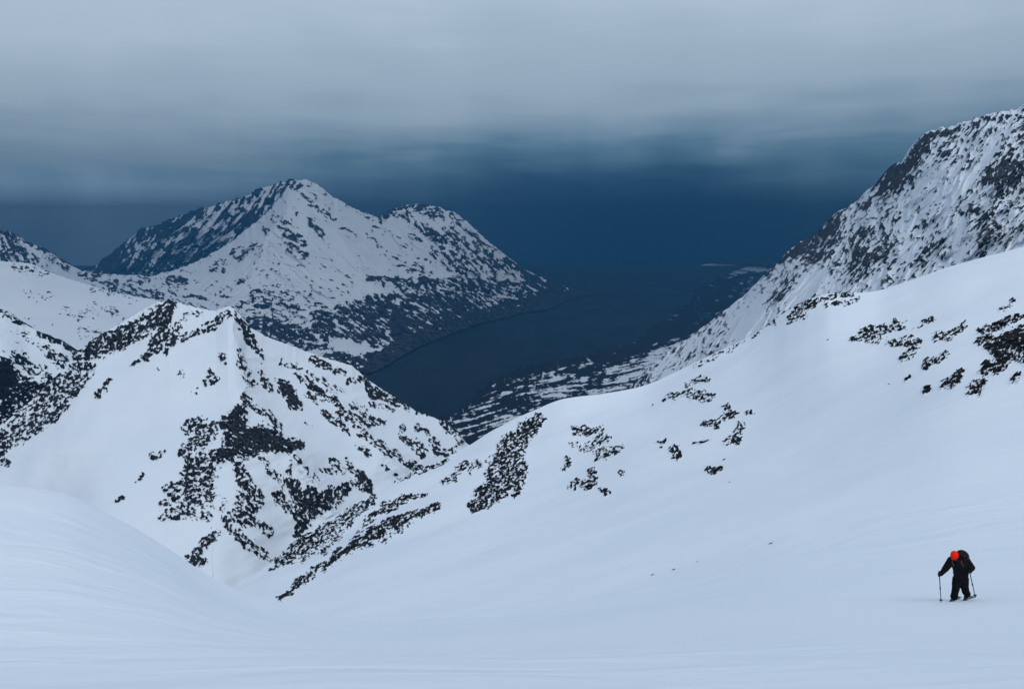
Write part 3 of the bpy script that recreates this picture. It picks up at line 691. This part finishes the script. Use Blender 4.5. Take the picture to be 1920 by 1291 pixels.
gm = loft('right_mountain', 1150, 2050, 1.4, [
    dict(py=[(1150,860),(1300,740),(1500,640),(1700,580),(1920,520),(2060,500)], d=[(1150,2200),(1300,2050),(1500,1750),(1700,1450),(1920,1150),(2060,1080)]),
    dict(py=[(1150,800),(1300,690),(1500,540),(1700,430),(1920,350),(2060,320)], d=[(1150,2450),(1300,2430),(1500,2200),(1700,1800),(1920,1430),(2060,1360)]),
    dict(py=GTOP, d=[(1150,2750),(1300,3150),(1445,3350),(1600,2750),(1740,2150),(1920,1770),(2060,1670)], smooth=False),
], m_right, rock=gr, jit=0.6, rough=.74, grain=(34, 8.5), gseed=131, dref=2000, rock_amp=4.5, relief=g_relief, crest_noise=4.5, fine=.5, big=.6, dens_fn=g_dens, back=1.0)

# ------------------------------------------------------------------ rocks lying on the snow slope
def simple_mat(name, col, rough=0.8, spec=0.2, var=0.25, scale=6.0):
    m, t, b = new_mat(name)
    tcn = N(t, 'ShaderNodeTexCoord'); nn = N(t, 'ShaderNodeTexNoise', inp={'Scale': scale, 'Detail': 4.0})
    t.links.new(tcn.outputs['Object'], nn.inputs['Vector'])
    cr = N(t, 'ShaderNodeValToRGB'); ramp(cr, [(0.3, tuple(c*(1-var) for c in col)), (0.7, tuple(min(1, c*(1+var)) for c in col))])
    t.links.new(nn.outputs[0], cr.inputs[0]); t.links.new(cr.outputs[0], b.inputs['Base Color'])
    b.inputs['Roughness'].default_value = rough; b.inputs['Specular IOR Level'].default_value = spec
    return m
m_rock, t, b = new_mat('dark_rock_surface')
b.inputs['Roughness'].default_value = 0.85; b.inputs['Specular IOR Level'].default_value = 0.08
tcn = N(t, 'ShaderNodeTexCoord'); geo = N(t, 'ShaderNodeNewGeometry'); sx = N(t, 'ShaderNodeSeparateXYZ')
t.links.new(geo.outputs['Normal'], sx.inputs[0])
nn = N(t, 'ShaderNodeTexNoise', inp={'Scale': 1.7, 'Detail': 5.0, 'Roughness': 0.7}); t.links.new(tcn.outputs['Object'], nn.inputs['Vector'])
cr = N(t, 'ShaderNodeValToRGB'); ramp(cr, [(0.35, BLK), (0.75, (0.012, 0.012, 0.016))]); t.links.new(nn.outputs[0], cr.inputs[0])
vv = math_node(t, 'ADD', sx.outputs[2], math_node(t, 'MULTIPLY_ADD', nn.outputs[0], 0.5, -0.25))
mrr = N(t, 'ShaderNodeMapRange'); mrr.inputs['From Min'].default_value = 0.93; mrr.inputs['From Max'].default_value = 1.0
t.links.new(vv, mrr.inputs[0])
mxx = N(t, 'ShaderNodeMix', data_type='RGBA'); mxx.inputs[7].default_value = (*SNOW, 1)
t.links.new(mrr.outputs[0], mxx.inputs[0]); t.links.new(cr.outputs[0], mxx.inputs[6]); t.links.new(mxx.outputs[2], b.inputs['Base Color'])

def surf(px, py):
    """point of the snow slope seen at a photo position, nearest first"""
    j = int(np.clip(np.searchsorted(slope['px'], px), 1, len(slope['px'])-1))
    col = slope['py'][:, j]
    hit = np.where((col[:-1] >= py) & (col[1:] <= py))[0]
    if len(hit) == 0: return None
    i = hit[0]; t_ = (col[i]-py)/max(1e-6, col[i]-col[i+1])
    p = slope['P'][i, j]*(1-t_) + slope['P'][i+1, j]*t_
    return p, float(np.dot(p-np.array([0, 0, HC]), [0, cP, -sP]))

def rock_verts(rng, n=13, flat=0.62):
    pts = rng.normal(size=(n, 3)); pts /= np.linalg.norm(pts, axis=1)[:, None]
    pts *= rng.uniform(0.72, 1.15, size=(n, 1)); pts[:, 2] *= flat
    return pts
def rock_mesh(seed, name='rock'):
    rng = np.random.RandomState(seed)
    bm = bmesh.new()
    for p in rock_verts(rng, rng.randint(10, 17), rng.uniform(.45, .8)): bm.verts.new(p*np.array([1, rng.uniform(.7, 1), 1]))
    bmesh.ops.convex_hull(bm, input=bm.verts)
    for v in [v for v in bm.verts if not v.link_faces]: bm.verts.remove(v)
    me = bpy.data.meshes.new(name); bm.to_mesh(me); bm.free(); me.materials.append(m_rock)
    return me
rock_meshes = [rock_mesh(500+i) for i in range(14)]
RNG = np.random.RandomState(77)
def put_rock(px, py, r_px, label, group=None, k=None, sink=0.25, sx_=1.0, tilt=0.35):
    h = surf(px, py)
    if h is None: return None
    p, dd = h; r = r_px*dd/FPX
    o = bpy.data.objects.new('rock', rock_meshes[k if k is not None else RNG.randint(14)]); C.objects.link(o)
    o.location = (p[0], p[1], p[2] + r*(0.5-sink)*0.5)
    o.scale = (r*RNG.uniform(1.15, 1.7), r, r*RNG.uniform(.6, .9))
    o.rotation_euler = (RNG.uniform(-.3, .3), -math.radians(35)+RNG.uniform(-.35, .35), RNG.uniform(-.3, .3))
    tag(o, label, 'rock', group)
    return o
BIGR = [
 (1318, 832, 11, 'largest black boulder in the middle of the snow slope, below the right rock cluster'),
 (1302, 835, 6, 'dark rock touching the left side of the largest black boulder'),
 (1372, 782, 10, 'big black boulder at the top of the right rock cluster on the slope'),
 (1350, 880, 8, 'black boulder alone on the snow lowest of the middle slope rocks'),
 (1358, 864, 4, 'small dark stone just above the lowest boulder of the middle slope'),
 (1326, 882, 4, 'small dark stone just left of the lowest boulder of the middle slope'),
 (1272, 855, 7, 'dark rock at the left end of the right rock cluster, lower of the pair'),
 (1243, 835, 7, 'flat dark rock left of the right rock cluster, upper of the pair'),
 (1102, 915, 8, 'black boulder at the foot of the centre rock cluster'),
 (1123, 916, 4, 'small dark stone right of the black boulder at the foot of the centre cluster'),
 (1136, 921, 6, 'flat dark stone at the lower right of the centre rock cluster'),
 (1115, 866, 8, 'dark rock in the left middle of the centre rock cluster'),
 (970, 930, 7, 'dark boulder at the lower right tip of the long scree tongue'),
 (949, 932, 6, 'dark boulder at the bottom edge of the long scree tongue'),
 (1735, 732, 7, 'pointed dark rock alone below the scattered rocks at the right'),
 (1702, 716, 6, 'slanting dark rock left of and above the pointed rock at the right'),
 (1896, 559, 5, 'small dark rock high on the snow near the right edge of the view'),
 (1412, 625, 5, 'small dark rock on the skyline left of the crest outcrop'),
 (1665, 727, 2.5, 'tiny black stone alone on open snow left of the right hand rocks'),
 (1552, 634, 2.5, 'tiny black stone on the open snow below the crest outcrop'),
 (1223, 757, 3, 'tiny dark stone on the upper snow left of the upper right cluster'),
 (1367, 903, 2, 'tiny black stone lowest on the snow below the middle slope boulders'),
]
for x, y, r, lb in BIGR: put_rock(x, y, r, lb)
for x, y, r, lb in [(1446, 1020, 6, 'thin dark rock sticking out of the open snow left of the skier, highest of four'),
                    (1308, 1056, 3, 'faint thin rock in the open snow, second highest of four in a line'),
                    (1264, 1071, 5.5, 'thin dark rock in the open snow, second lowest of four in a line'),
                    (1223, 1081, 5, 'thin dark rock in the open snow, lowest and leftmost of four in a line')]:
    h = surf(x, y)
    if h is None: continue
    p, dd = h; q = dd/FPX
    o = bpy.data.objects.new('rock', rock_meshes[3]); C.objects.link(o)
    o.location = (p[0], p[1], p[2]+r*q*.12); o.scale = (r*q*1.15, r*q*.5, r*q*.36); o.rotation_euler = (0, -0.35, 0.0)
    tag(o, lb, 'rock', 'thin rocks in a line across the open snow')
CL = [(990, 795, 'the pointed top of the long scree tongue', 'top of the long scree tongue'), (955, 850, 'the middle of the long scree tongue', 'middle of the long scree tongue'),
      (940, 895, 'the wide lower part of the long scree tongue', 'lower part of the long scree tongue'), (900, 940, 'the bottom tip of the long scree tongue', 'bottom tip of the long scree tongue'),
      (540, 1045, 'the lowest end of the near rocky ridge', 'lowest end of the near rocky ridge'), (640, 985, 'the rock band on the near ridge skyline', 'rock band on the near ridge skyline'),
      (600, 1070, 'the lower half of the thin scree stripe', 'lower half of the thin scree stripe'), (740, 985, 'the upper half of the thin scree stripe', 'upper half of the thin scree stripe'),
      (740, 940, 'the short band above the thin scree stripe', 'short band above the thin scree stripe'), (850, 890, 'the small band left of the long scree tongue', 'small band left of the long scree tongue'),
      (1100, 810, 'the top of the centre rock cluster', 'top of the centre rock cluster'), (1145, 848, 'the right side of the centre rock cluster', 'right side of the centre rock cluster'),
      (1060, 875, 'the left side of the centre rock cluster', 'left side of the centre rock cluster'), (1105, 905, 'the foot of the centre rock cluster', 'foot of the centre rock cluster'),
      (1300, 735, 'the faint cluster just under the skyline', 'faint cluster under the skyline'), (1362, 780, 'the top of the middle slope boulder field', 'top of the middle slope boulder field'),
      (1380, 825, 'the right of the middle slope boulder field', 'right of the middle slope boulder field'), (1270, 845, 'the left end of the middle slope boulder field', 'left end of the middle slope boulder field'),
      (1500, 580, 'the left part of the crest outcrop on the skyline', 'left part of the crest outcrop'), (1570, 558, 'the right part of the crest outcrop on the skyline', 'right part of the crest outcrop'),
      (1640, 622, 'the grey scree patch below the crest outcrop', 'grey scree patch'), (1700, 650, 'the scatter just below the grey scree patch', 'scatter below the grey scree patch'),
      (1742, 598, 'the small dark patch right of the grey scree', 'small dark patch right of the grey scree'), (1775, 628, 'the thin scatter left of the large right outcrop', 'thin scatter left of the large outcrop'),
      (1755, 690, 'the scatter at the lower left of the large outcrop', 'scatter lower left of the large outcrop'), (1795, 720, 'the slanting band under the large outcrop', 'slanting band under the large outcrop'),
      (1830, 735, 'the lowest knot of rocks under the large outcrop', 'lowest knot under the large outcrop'), (1865, 612, 'the upper band of the large right outcrop', 'upper band of the large outcrop'),
      (1840, 650, 'the left edge of the large right outcrop', 'left edge of the large outcrop'), (1890, 650, 'the black heart of the large right outcrop', 'heart of the large outcrop'),
      (1875, 690, 'the lower edge of the large right outcrop', 'lower edge of the large outcrop'), (1925, 665, 'the outcrop part at the frame edge', 'outermost part of the large outcrop')]
ORD = ['leftmost', 'second', 'third', 'fourth', 'fifth', 'sixth', 'seventh', 'eighth', 'ninth', 'tenth']
def scatter():
    Dm = nr.D; ys, xs = np.nonzero(Dm > 0.3)
    w = Dm[ys, xs].astype(float)**1.5; w /= w.sum()
    pick = RNG.choice(len(ys), size=1300, p=w)
    out_ = []
    for i in pick:
        x = (xs[i]+RNG.rand())/RS-120; y = (ys[i]+RNG.rand())/RS
        jx_ = float(fbm(np.array([x/26]), np.array([y/26]), 3, 73, .6)[0])*8; jy_ = float(fbm(np.array([x/26+9]), np.array([y/26]), 3, 78, .6)[0])*8
        x -= jx_; y -= jy_
        if x < 500 or x > 1935: continue
        big_ = 1.0 + 0.45*(x > 1820) + 0.25*(1300 < x < 1420)
        r = RNG.uniform(0.8, 2.4)*big_*(1.0 if RNG.rand() < .8 else 1.9)
        out_.append((r, x, y))
    out_.sort(reverse=True)
    per = {}; rest = []
    for r, x, y in out_:
        k = min(range(len(CL)), key=lambda k: (CL[k][0]-x)**2 + (CL[k][1]-y)**2)
        lst = per.setdefault(k, [])
        if len(lst) < 9: lst.append((x, y, r))
        else: rest.append((r, x, y))
    for k, lst in per.items():
        lst.sort()
        for n_, (x, y, r) in enumerate(lst):
            w_ = 'leftmost larger rock' if n_ == 0 else ('rightmost larger rock' if n_ == len(lst)-1 else ORD[n_] + ' bigger rock from left')
            put_rock(x, y, r*1.25, w_ + ' in ' + CL[k][2], 'rocks at the ' + CL[k][3], tilt=.7)
    V, Fc, base = [], [], 0
    src = []
    for me in rock_meshes:
        src.append((np.array([v.co[:] for v in me.vertices]), [tuple(p.vertices) for p in me.polygons]))
    for r, x, y in rest:
        h = surf(x, y)
        if h is None: continue
        p, dd = h; rr = r*dd/FPX
        vs, fs = src[RNG.randint(14)]
        M = np.array(Matrix.Rotation(-math.radians(35)+RNG.uniform(-.4, .4), 3, 'Y') @ Matrix.Rotation(RNG.uniform(-.4, .4), 3, 'X') @ Matrix.Diagonal((1.5, 1, .7)))
        V.append((vs*rr) @ M.T + p); Fc += [tuple(i+base for i in f) for f in fs]; base += len(vs)
    me = bpy.data.meshes.new('scree'); me.from_pydata(np.concatenate(V).tolist(), [], Fc); me.update(); me.materials.append(m_rock)
    o = bpy.data.objects.new('scree', me); C.objects.link(o)
    tag(o, 'fine dark scree showing through the snow on the near slope', 'scree', kind='stuff')
scatter()

# ------------------------------------------------------------------ the skier
m_jacket = simple_mat('black_jacket_cloth', (0.006, 0.006, 0.009), .8, .1)
m_trouser = simple_mat('black_trouser_cloth', (0.005, 0.005, 0.008), .85, .1)
m_skin = simple_mat('skin', (0.45, 0.27, 0.2), .5, .3, .06)
m_helmet = simple_mat('orange_red_helmet_shell', (0.95, 0.014, 0.0015), .5, .08, .05)
m_pack = simple_mat('dark_pack_cloth', (0.010, 0.008, 0.009), .7, .15)
m_strap = simple_mat('orange_brown_strap', (0.16, 0.035, 0.010), .6, .2, .15)
m_grey = simple_mat('grey_webbing', (0.12, 0.09, 0.08), .6, .2, .15)
m_glove = simple_mat('black_glove_leather', (0.006, 0.007, 0.010), .6, .2)
m_boot = simple_mat('blue_black_boot_plastic', (0.010, 0.022, 0.035), .45, .3)
m_pole = simple_mat('dark_blue_pole_metal', (0.008, 0.016, 0.035), .35, .5)
m_ski = simple_mat('dark_ski_topsheet', (0.02, 0.025, 0.035), .4, .4)
m_hair = simple_mat('brown_hair', (0.06, 0.022, 0.010), .6, .3)
KX, KY = 1796.0, 1124.0
kp, kd = surf(KX, KY)
KS = kd/FPX
alpha = math.atan2(HC-kp[2], math.hypot(kp[0], kp[1]))
yaw = math.atan2(kp[0], kp[1])
KM = Matrix.Translation(Vector(kp)) @ Matrix.Rotation(-yaw, 4, 'Z')
KMI = KM.inverted()
FH = np.array([math.sin(yaw), math.cos(yaw), 0.0]); K0 = math.hypot(kp[0], kp[1])
def J(px, py, y):
    """joint seen at a photo position, y metres behind the feet, in the skier's own frame"""
    r = to_world(float(px), float(py), 1.0) - np.array([0, 0, HC])
    t_ = (K0 + y)/float(np.dot(r, FH))
    return KMI @ Vector(np.array([0, 0, HC]) + r*t_)
def skinned(name, chains, mat, parent=None, sub=2, local=True):
    """one continuous surface grown round chains of (point, radius); the first chain holds the root"""
    me = bpy.data.meshes.new(name); vs, es, rs = [], [], []
    for ch in chains:
        prev = None
        for p, r in ch:
            p = Vector(p); k = None
            for i, q in enumerate(vs):
                if (q-p).length < 1e-4: k = i; break
            if k is None: vs.append(p); rs.append(r); k = len(vs)-1
            if prev is not None and prev != k: es.append((prev, k))
            prev = k
    me.from_pydata([tuple(v) for v in vs], es, []); me.update()
    o = bpy.data.objects.new(name, me); C.objects.link(o)
    md = o.modifiers.new('skin', 'SKIN'); md.use_smooth_shade = True
    for i, r in enumerate(rs):
        sv = me.skin_vertices[0].data[i]
        sv.radius = r if isinstance(r, tuple) else (r, r); sv.use_root = (i == 0)
    sb = o.modifiers.new('sub', 'SUBSURF'); sb.levels = sub; sb.render_levels = sub
    me.materials.append(mat)
    if parent: o.parent = parent
    else: o.matrix_world = KM
    return o
def swept(name, chains, mat, parent=None, vox=0.014, smooth=10, fold=0.0):
    """one continuous surface: round sections swept along every limb, fused by a voxel remesh"""
    bm = bmesh.new()
    for ch in chains:
        for (p0, r0), (p1, r1) in zip(ch[:-1], ch[1:]):
            r0 = r0 if isinstance(r0, tuple) else (r0, r0); r1 = r1 if isinstance(r1, tuple) else (r1, r1)
            n = max(3, int((Vector(p1)-Vector(p0)).length/(0.3*min(r0[0], r0[1], r1[0], r1[1]))))
            for i in range(n+1):
                t_ = i/n; p = Vector(p0).lerp(Vector(p1), t_); rx = r0[0]*(1-t_)+r1[0]*t_; ry = r0[1]*(1-t_)+r1[1]*t_
                g = bmesh.ops.create_icosphere(bm, subdivisions=2, radius=1.0)['verts']
                k = 1 + fold*math.sin(t_*17 + p0[0]*40)
                for v in g: v.co = Vector((v.co.x*rx*k, v.co.y*ry*k, v.co.z*min(rx, ry))) + p
    me = bpy.data.meshes.new(name); bm.to_mesh(me); bm.free(); me.materials.append(mat)
    o = bpy.data.objects.new(name, me); C.objects.link(o)
    m1 = o.modifiers.new('fuse', 'REMESH'); m1.mode = 'VOXEL'; m1.voxel_size = vox; m1.use_smooth_shade = True
    m2 = o.modifiers.new('relax', 'SMOOTH'); m2.factor = .5; m2.iterations = smooth
    if parent: o.parent = parent
    else: o.matrix_world = KM
    return o
def bm_obj(name, bm, mat, parent=None, smooth=True):
    me = bpy.data.meshes.new(name); bm.to_mesh(me); bm.free(); me.materials.append(mat)
    if smooth:
        for p in me.polygons: p.use_smooth = True
    o = bpy.data.objects.new(name, me); C.objects.link(o)
    if parent: o.parent = parent
    else: o.matrix_world = KM
    return o
pelvis, waist, chest, neck, head = J(1802,1081,.03), J(1801.5,1070,-.02), J(1799,1056,-.14), J(1794,1047,-.26), J(1789.6,1040.5,-.36)
hipL, kneeL, ankL = J(1794.5,1085,.0), J(1792,1103,-.16), J(1788,1121,-.08)
hipR, kneeR, ankR = J(1808,1085,.04), J(1809,1101,-.06), J(1812,1116,.14)
shL, elL, wrL = J(1784,1050,-.2), J(1773,1065,-.26), J(1764,1076,-.38)
shR, elR, wrR = J(1812,1051,-.1), J(1822,1063.5,-.04), J(1819,1069.5,-.24)
fL, fR = ankL+Vector((-.05,-.13,-.06)), ankR+Vector((-.02,-.13,-.06))
body = swept('person', [[(pelvis,.11),(waist,.11),(chest,.11),(neck,.06)],[(neck,.06),(head+Vector((0,.02,-.01)),.088),(head+Vector((-.015,-.04,-.07)),.05)],
    [(pelvis,.13),(hipL,.09),(kneeL,.06),(ankL,.038),(fL+Vector((0,.05,.01)),.03)], [(pelvis,.13),(hipR,.09),(kneeR,.06),(ankR,.038),(fR+Vector((0,.05,.01)),.03)],
    [(chest,.11),(shL,.035),(elL,.038),(wrL,.026)], [(chest,.11),(shR,.035),(elR,.038),(wrR,.026)]], m_skin)
tag(body, 'person in black clothes and orange helmet, bent forward climbing the snow with two poles', 'person')
swept('jacket', [[(pelvis+Vector((0,-.02,-.04)),(.215,.18)),(waist,(.215,.18)),(J(1800,1062,-.08),(.235,.19)),(chest,(.225,.19)),(neck+Vector((0,-.01,-.02)),.12)],
    [(chest,(.205,.175)),(shL,.125),(shL.lerp(elL,.5),.11),(elL,.098),(elL.lerp(wrL,.5),.078),(wrL.lerp(elL,.05),.062)],
    [(chest,(.205,.175)),(shR,.125),(shR.lerp(elR,.5),.11),(elR,.10),(wrR.lerp(elR,.1),.065)]], m_jacket, body, fold=.035)
swept('trousers', [[(pelvis,(.165,.14)),(hipL,(.14,.14)),(hipL.lerp(kneeL,.5),.125),(kneeL,.112),(kneeL.lerp(ankL,.5),.10),(kneeL.lerp(ankL,.80),.108)],
    [(pelvis,(.165,.14)),(hipR,(.14,.14)),(hipR.lerp(kneeR,.5),.125),(kneeR,.118),(kneeR.lerp(ankR,.5),.108),(kneeR.lerp(ankR,.72)+Vector((.03,0,0)),.108)]], m_trouser, body, fold=.04)
for a, f, kk in ((ankL, fL, -.03), (ankR, fR, .0)):
    bt = skinned('boot', [[(a+Vector((0,.01,.06)),.075),(a+Vector((0,.0,-.02)),.07),(f+Vector((0,.03,-.01)),(.06,.05)),(f+Vector((-.01,-.09,-.015)),(.055,.04))]], m_boot, body)
# helmet: shell with brim and ear pads
bm = bmesh.new(); bmesh.ops.create_icosphere(bm, subdivisions=4, radius=1.0)
for v in bm.verts:
    c = v.co.copy()
    if c.z < -0.32: c.z = -0.32 + (c.z+.32)*.12
    c.x *= .109; c.y *= .128; c.z *= .122
    if c.y < -.09 and c.z < 0: c.y -= .02
    for sgn in (-1, 1):
        for yy in (-.05, 0, .05):
            c.z -= .006*math.exp(-((c.x-sgn*.05)**2+(c.y-yy)**2)/.0003)*(c.z > .05)
    v.co = c
hl = bm_obj('helmet', bm, m_helmet, body)
hl.location = head+Vector((0,.0,.015)); hl.rotation_euler = (math.radians(38), math.radians(-6), math.radians(-12))
# face details, looking down at the snow
R = Matrix.Rotation(math.radians(45), 3, 'X')
def facept(x, y, z): return head + R @ Vector((x, y, z))
hr_ = skinned('hair', [[(facept(-.075,.0,-.03),.03),(facept(-.09,-.02,-.09),.028),(facept(-.085,-.02,-.17),.02),(facept(-.07,.0,-.24),.01)]], m_hair, body)
skinned('hair', [[(facept(.075,.02,-.03),.03),(facept(.09,.0,-.09),.028),(facept(.085,.0,-.15),.015)]], m_hair, body)
skinned('goggles', [[(facept(-.085,-.085,-.045),.022),(facept(-.04,-.12,-.05),.03),(facept(.04,-.12,-.05),.03),(facept(.085,-.085,-.045),.022)]], m_boot, body)
skinned('nose', [[(facept(0,-.10,-.07),.012),(facept(0,-.125,-.095),.014)]], m_skin, body)
# gloves closed round the pole grips
def glove(wr, el, top, down):
    ax = (down-top).normalized(); d = (wr-el).normalized()
    side = ax.cross(d).normalized(); c = top + ax*.075
    ch = [[(wr,.05),(wr.lerp(c,.6),.048),(c-d*.02,.044)]]
    for k in range(4):
        a = c + ax*(.036-k*.024); L = (.9,1,.95,.75)[k]
        ch.append([(c-d*.02,.044),(a-side*.028+d*.004,.017),(a-side*.02+d*.034*L,.016),(a+side*.016+d*.040*L,.015),(a+side*.03+d*.012,.013)])
    ch.append([(c-d*.02,.044),(c+side*.036-ax*.02,.018),(c+side*.036+d*.02-ax*.038,.016),(c+side*.01+d*.04-ax*.048,.014)])
    return skinned('glove', ch, m_glove, body, 1)
poleL = (J(1761,1071.5,-.42), J(1764.6,1129,-.36)); poleR = (J(1817,1067,-.26), J(1829,1119.5,.10))
glove(wrL, elL, *poleL); glove(wrR, elR, *poleR)
def pole(top, tip, label):
    ax = (tip-top).normalized(); L = (tip-top).length
    q = Vector((0,0,-1)).rotation_difference(ax).to_matrix()
    o = bpy.data.objects.new('ski_pole', None); C.objects.link(o); o.matrix_world = KM
    tag(o, label, 'ski pole', 'pair of ski poles held by the skier')
    def tube(name, a, b, r0, r1, mat, prnt=o):
        bm = bmesh.new(); rings = []
        for z, r in ((a, r0), (a+(b-a)*.5, (r0+r1)/2), (b, r1)):
            rings.append([bm.verts.new(top + q @ Vector((r*math.cos(i*.7854), r*math.sin(i*.7854), -z))) for i in range(8)])
        for p1, p2 in zip(rings[:-1], rings[1:]):
            for i in range(8): bm.faces.new((p1[i], p1[(i+1) % 8], p2[(i+1) % 8], p2[i]))
        bm.faces.new(rings[0]); bm.faces.new(rings[-1][::-1])
        return bm_obj(name, bm, mat, prnt)
    tube('shaft', .13, L, .014, .010, m_pole)
    g = tube('grip', -.03, .15, .021, .019, m_glove)
    tube('lock', L*.5, L*.5+.06, .020, .020, m_pole)
    b = tube('basket', L-.09, L-.075, .05, .045, m_pole)
    st = skinned('strap', [[(top+ax*.0,.007),(top+ax*.05+Vector((.05,.02,0)),.007),(top+ax*.13+Vector((.055,.02,0)),.007),(top+ax*.12,.007)]], m_pole, o, 1)
    return o
pole(*poleL, 'upright ski pole planted left of the skier, held by the stretched arm')
pole(*poleR, 'ski pole slanting down to the right behind the skier')
# backpack: rounded sack with lid, frame straps and side webbing
pk = bpy.data.objects.new('backpack', None); C.objects.link(pk); pk.matrix_world = KM
tag(pk, 'dark rounded backpack with orange brown straps on the back of the person in black', 'backpack')
pc = J(1803.5,1044.5,.02)
bm = bmesh.new(); bmesh.ops.create_cube(bm, size=2.0); bmesh.ops.subdivide_edges(bm, edges=bm.edges, cuts=7, use_grid_fill=True)
for v in bm.verts:
    c = v.co; s_ = (abs(c.x)**3.2+abs(c.y)**3.2+abs(c.z)**3.2)**(1/3.2); c /= s_
    w = 1 - .18*max(0, c.z)**2 - .1*max(0, -c.z)**2 + .02*math.sin(9*c.z)
    v.co = Vector((c.x*.19*w, c.y*.14*w, c.z*.29))
sk = bm_obj('sack', bm, m_pack, pk); Rp = (math.radians(42), math.radians(9), math.radians(-6))
sk.location = pc; sk.rotation_euler = Rp
RM = Matrix.Translation(pc) @ sk.rotation_euler.to_matrix().to_4x4()
def pp(x, y, z): return RM @ Vector((x, y, z))
bm = bmesh.new(); bmesh.ops.create_icosphere(bm, subdivisions=3, radius=1.0)
for v in bm.verts:
    c = v.co; v.co = Vector((c.x*.155, c.y*.13, c.z*.06 + .02*(c.z < 0)*0))
ld = bm_obj('lid', bm, m_pack, pk); ld.location = pp(0, 0, .235); ld.rotation_euler = Rp
for sgn in (-1, 1):
    skinned('compression_strap', [[(pp(sgn*.14,.10,.17),.008),(pp(sgn*.165,.02,.20),.008),(pp(sgn*.165,-.05,.17),.008),(pp(sgn*.15,-.1,.12),.008)]], m_grey, pk, 1)
skinned('side_webbing', [[(pp(.10,-.12,.19),.012),(pp(.15,-.10,.13),.014),(pp(.155,-.09,.03),.012)]], m_grey, pk, 1)
skinned('shoulder_strap', [[(J(1801,1045,-.17),.016),(J(1801.3,1050,-.31),.018),(J(1803,1056,-.34),.017),(J(1807,1061,-.32),.012)]], m_strap, pk, 1)
skinned('shoulder_strap', [[(J(1788,1047,-.30),.016),(J(1785,1051,-.36),.018),(J(1786,1056,-.37),.016),(J(1789,1061,-.34),.012)]], m_strap, pk, 1)
skinned('hip_belt', [[(J(1786.5,1073,-.10),.02),(J(1794,1076,-.17),.018),(J(1808,1076,-.16),.018),(J(1815.5,1074,-.05),.02)]], m_pack, pk, 1)
# skis, mostly buried in the loose snow
def ground(v):
    """height of the snow under a point of the skier's frame"""
    w = KM @ v; Q = slope['P'][:, 900:1040].reshape(-1, 3); k = np.argmin((Q[:, 0]-w.x)**2 + (Q[:, 1]-w.y)**2)
    return Q[k, 2] - kp[2]
def ski(f, label, dz):
    o = bpy.data.objects.new('ski', None); C.objects.link(o); o.matrix_world = KM
    tag(o, label, 'ski', 'pair of touring skis under the skier')
    ang = math.radians(-14); dv = Vector((math.sin(ang), -math.cos(ang), 0)); sv = Vector((dv.y, -dv.x, 0))
    g0, g1 = ground(f-dv*.6), ground(f+dv*.7); GR = (g1-g0)/1.3
    bm = bmesh.new(); rr = []
    for tt in [-.85, -.5, 0, .4, .6, .7, .76, .8]:
        w = .045 + .012*(abs(tt) > .5); w = w*.55 if tt > .78 else w
        up = max(0, tt-.55)**2*1.6
        c = f + dv*tt; c.z = g0 + GR*(tt+.6) - .005 - .08*tt + up*.25 + dz
        rr.append([bm.verts.new(c + sv*w + Vector((0, 0, a))) for a in (0, .012)] + [bm.verts.new(c - sv*w + Vector((0, 0, a))) for a in (.012, 0)])
    for a, b in zip(rr[:-1], rr[1:]):
        for i in range(4): bm.faces.new((a[i], a[(i+1) % 4], b[(i+1) % 4], b[i]))
    bm.faces.new(rr[0]); bm.faces.new(rr[-1][::-1])
    bm_obj('ski_body', bm, m_ski, o, False)
    bm = bmesh.new(); bmesh.ops.create_cube(bm, size=1.0)
    for v in bm.verts: v.co = Vector((v.co.x*.07*(1-.25*(v.co.z > 0)), v.co.y*.09, v.co.z*.03))
    bn = bm_obj('binding', bm, m_boot, o, False); bn.location = f + dv*.05 + Vector((0,0,-.022)); bn.rotation_euler = (0,0,ang)
GR = 0.30
ski(fL, 'ski under the lower foot, tip poking from the snow', -.01)
ski(fR, 'ski under the upper right foot, half buried in loose snow', -.01)

# ------------------------------------------------------------------ air
def build_haze():
    bm = bmesh.new()
    bmesh.ops.create_cube(bm, size=1.0)
    for v in bm.verts:
        v.co = Vector((v.co.x*38000, v.co.y*26000 + 9000, (-1.0 if v.co.z < 0 else HC+660.0)))
    me = bpy.data.meshes.new('haze'); bm.to_mesh(me); bm.free()
    m = bpy.data.materials.new('haze_air'); m.use_nodes = True
    t = m.node_tree; t.nodes.clear()
    o_ = N(t, 'ShaderNodeOutputMaterial'); v_ = N(t, 'ShaderNodeVolumePrincipled')
    v_.inputs['Color'].default_value = (0.021, 0.106, 0.212, 1)
    v_.inputs['Density'].default_value = 1.08e-4
    v_.inputs['Anisotropy'].default_value = 0.0
    t.links.new(v_.outputs[0], o_.inputs['Volume'])
    me.materials.append(m)
    o = bpy.data.objects.new('haze', me); C.objects.link(o)
    o['kind'] = 'stuff'; o['label'] = 'thin blue haze filling the air over the fjord and mountains'; o['category'] = 'haze'
build_haze()
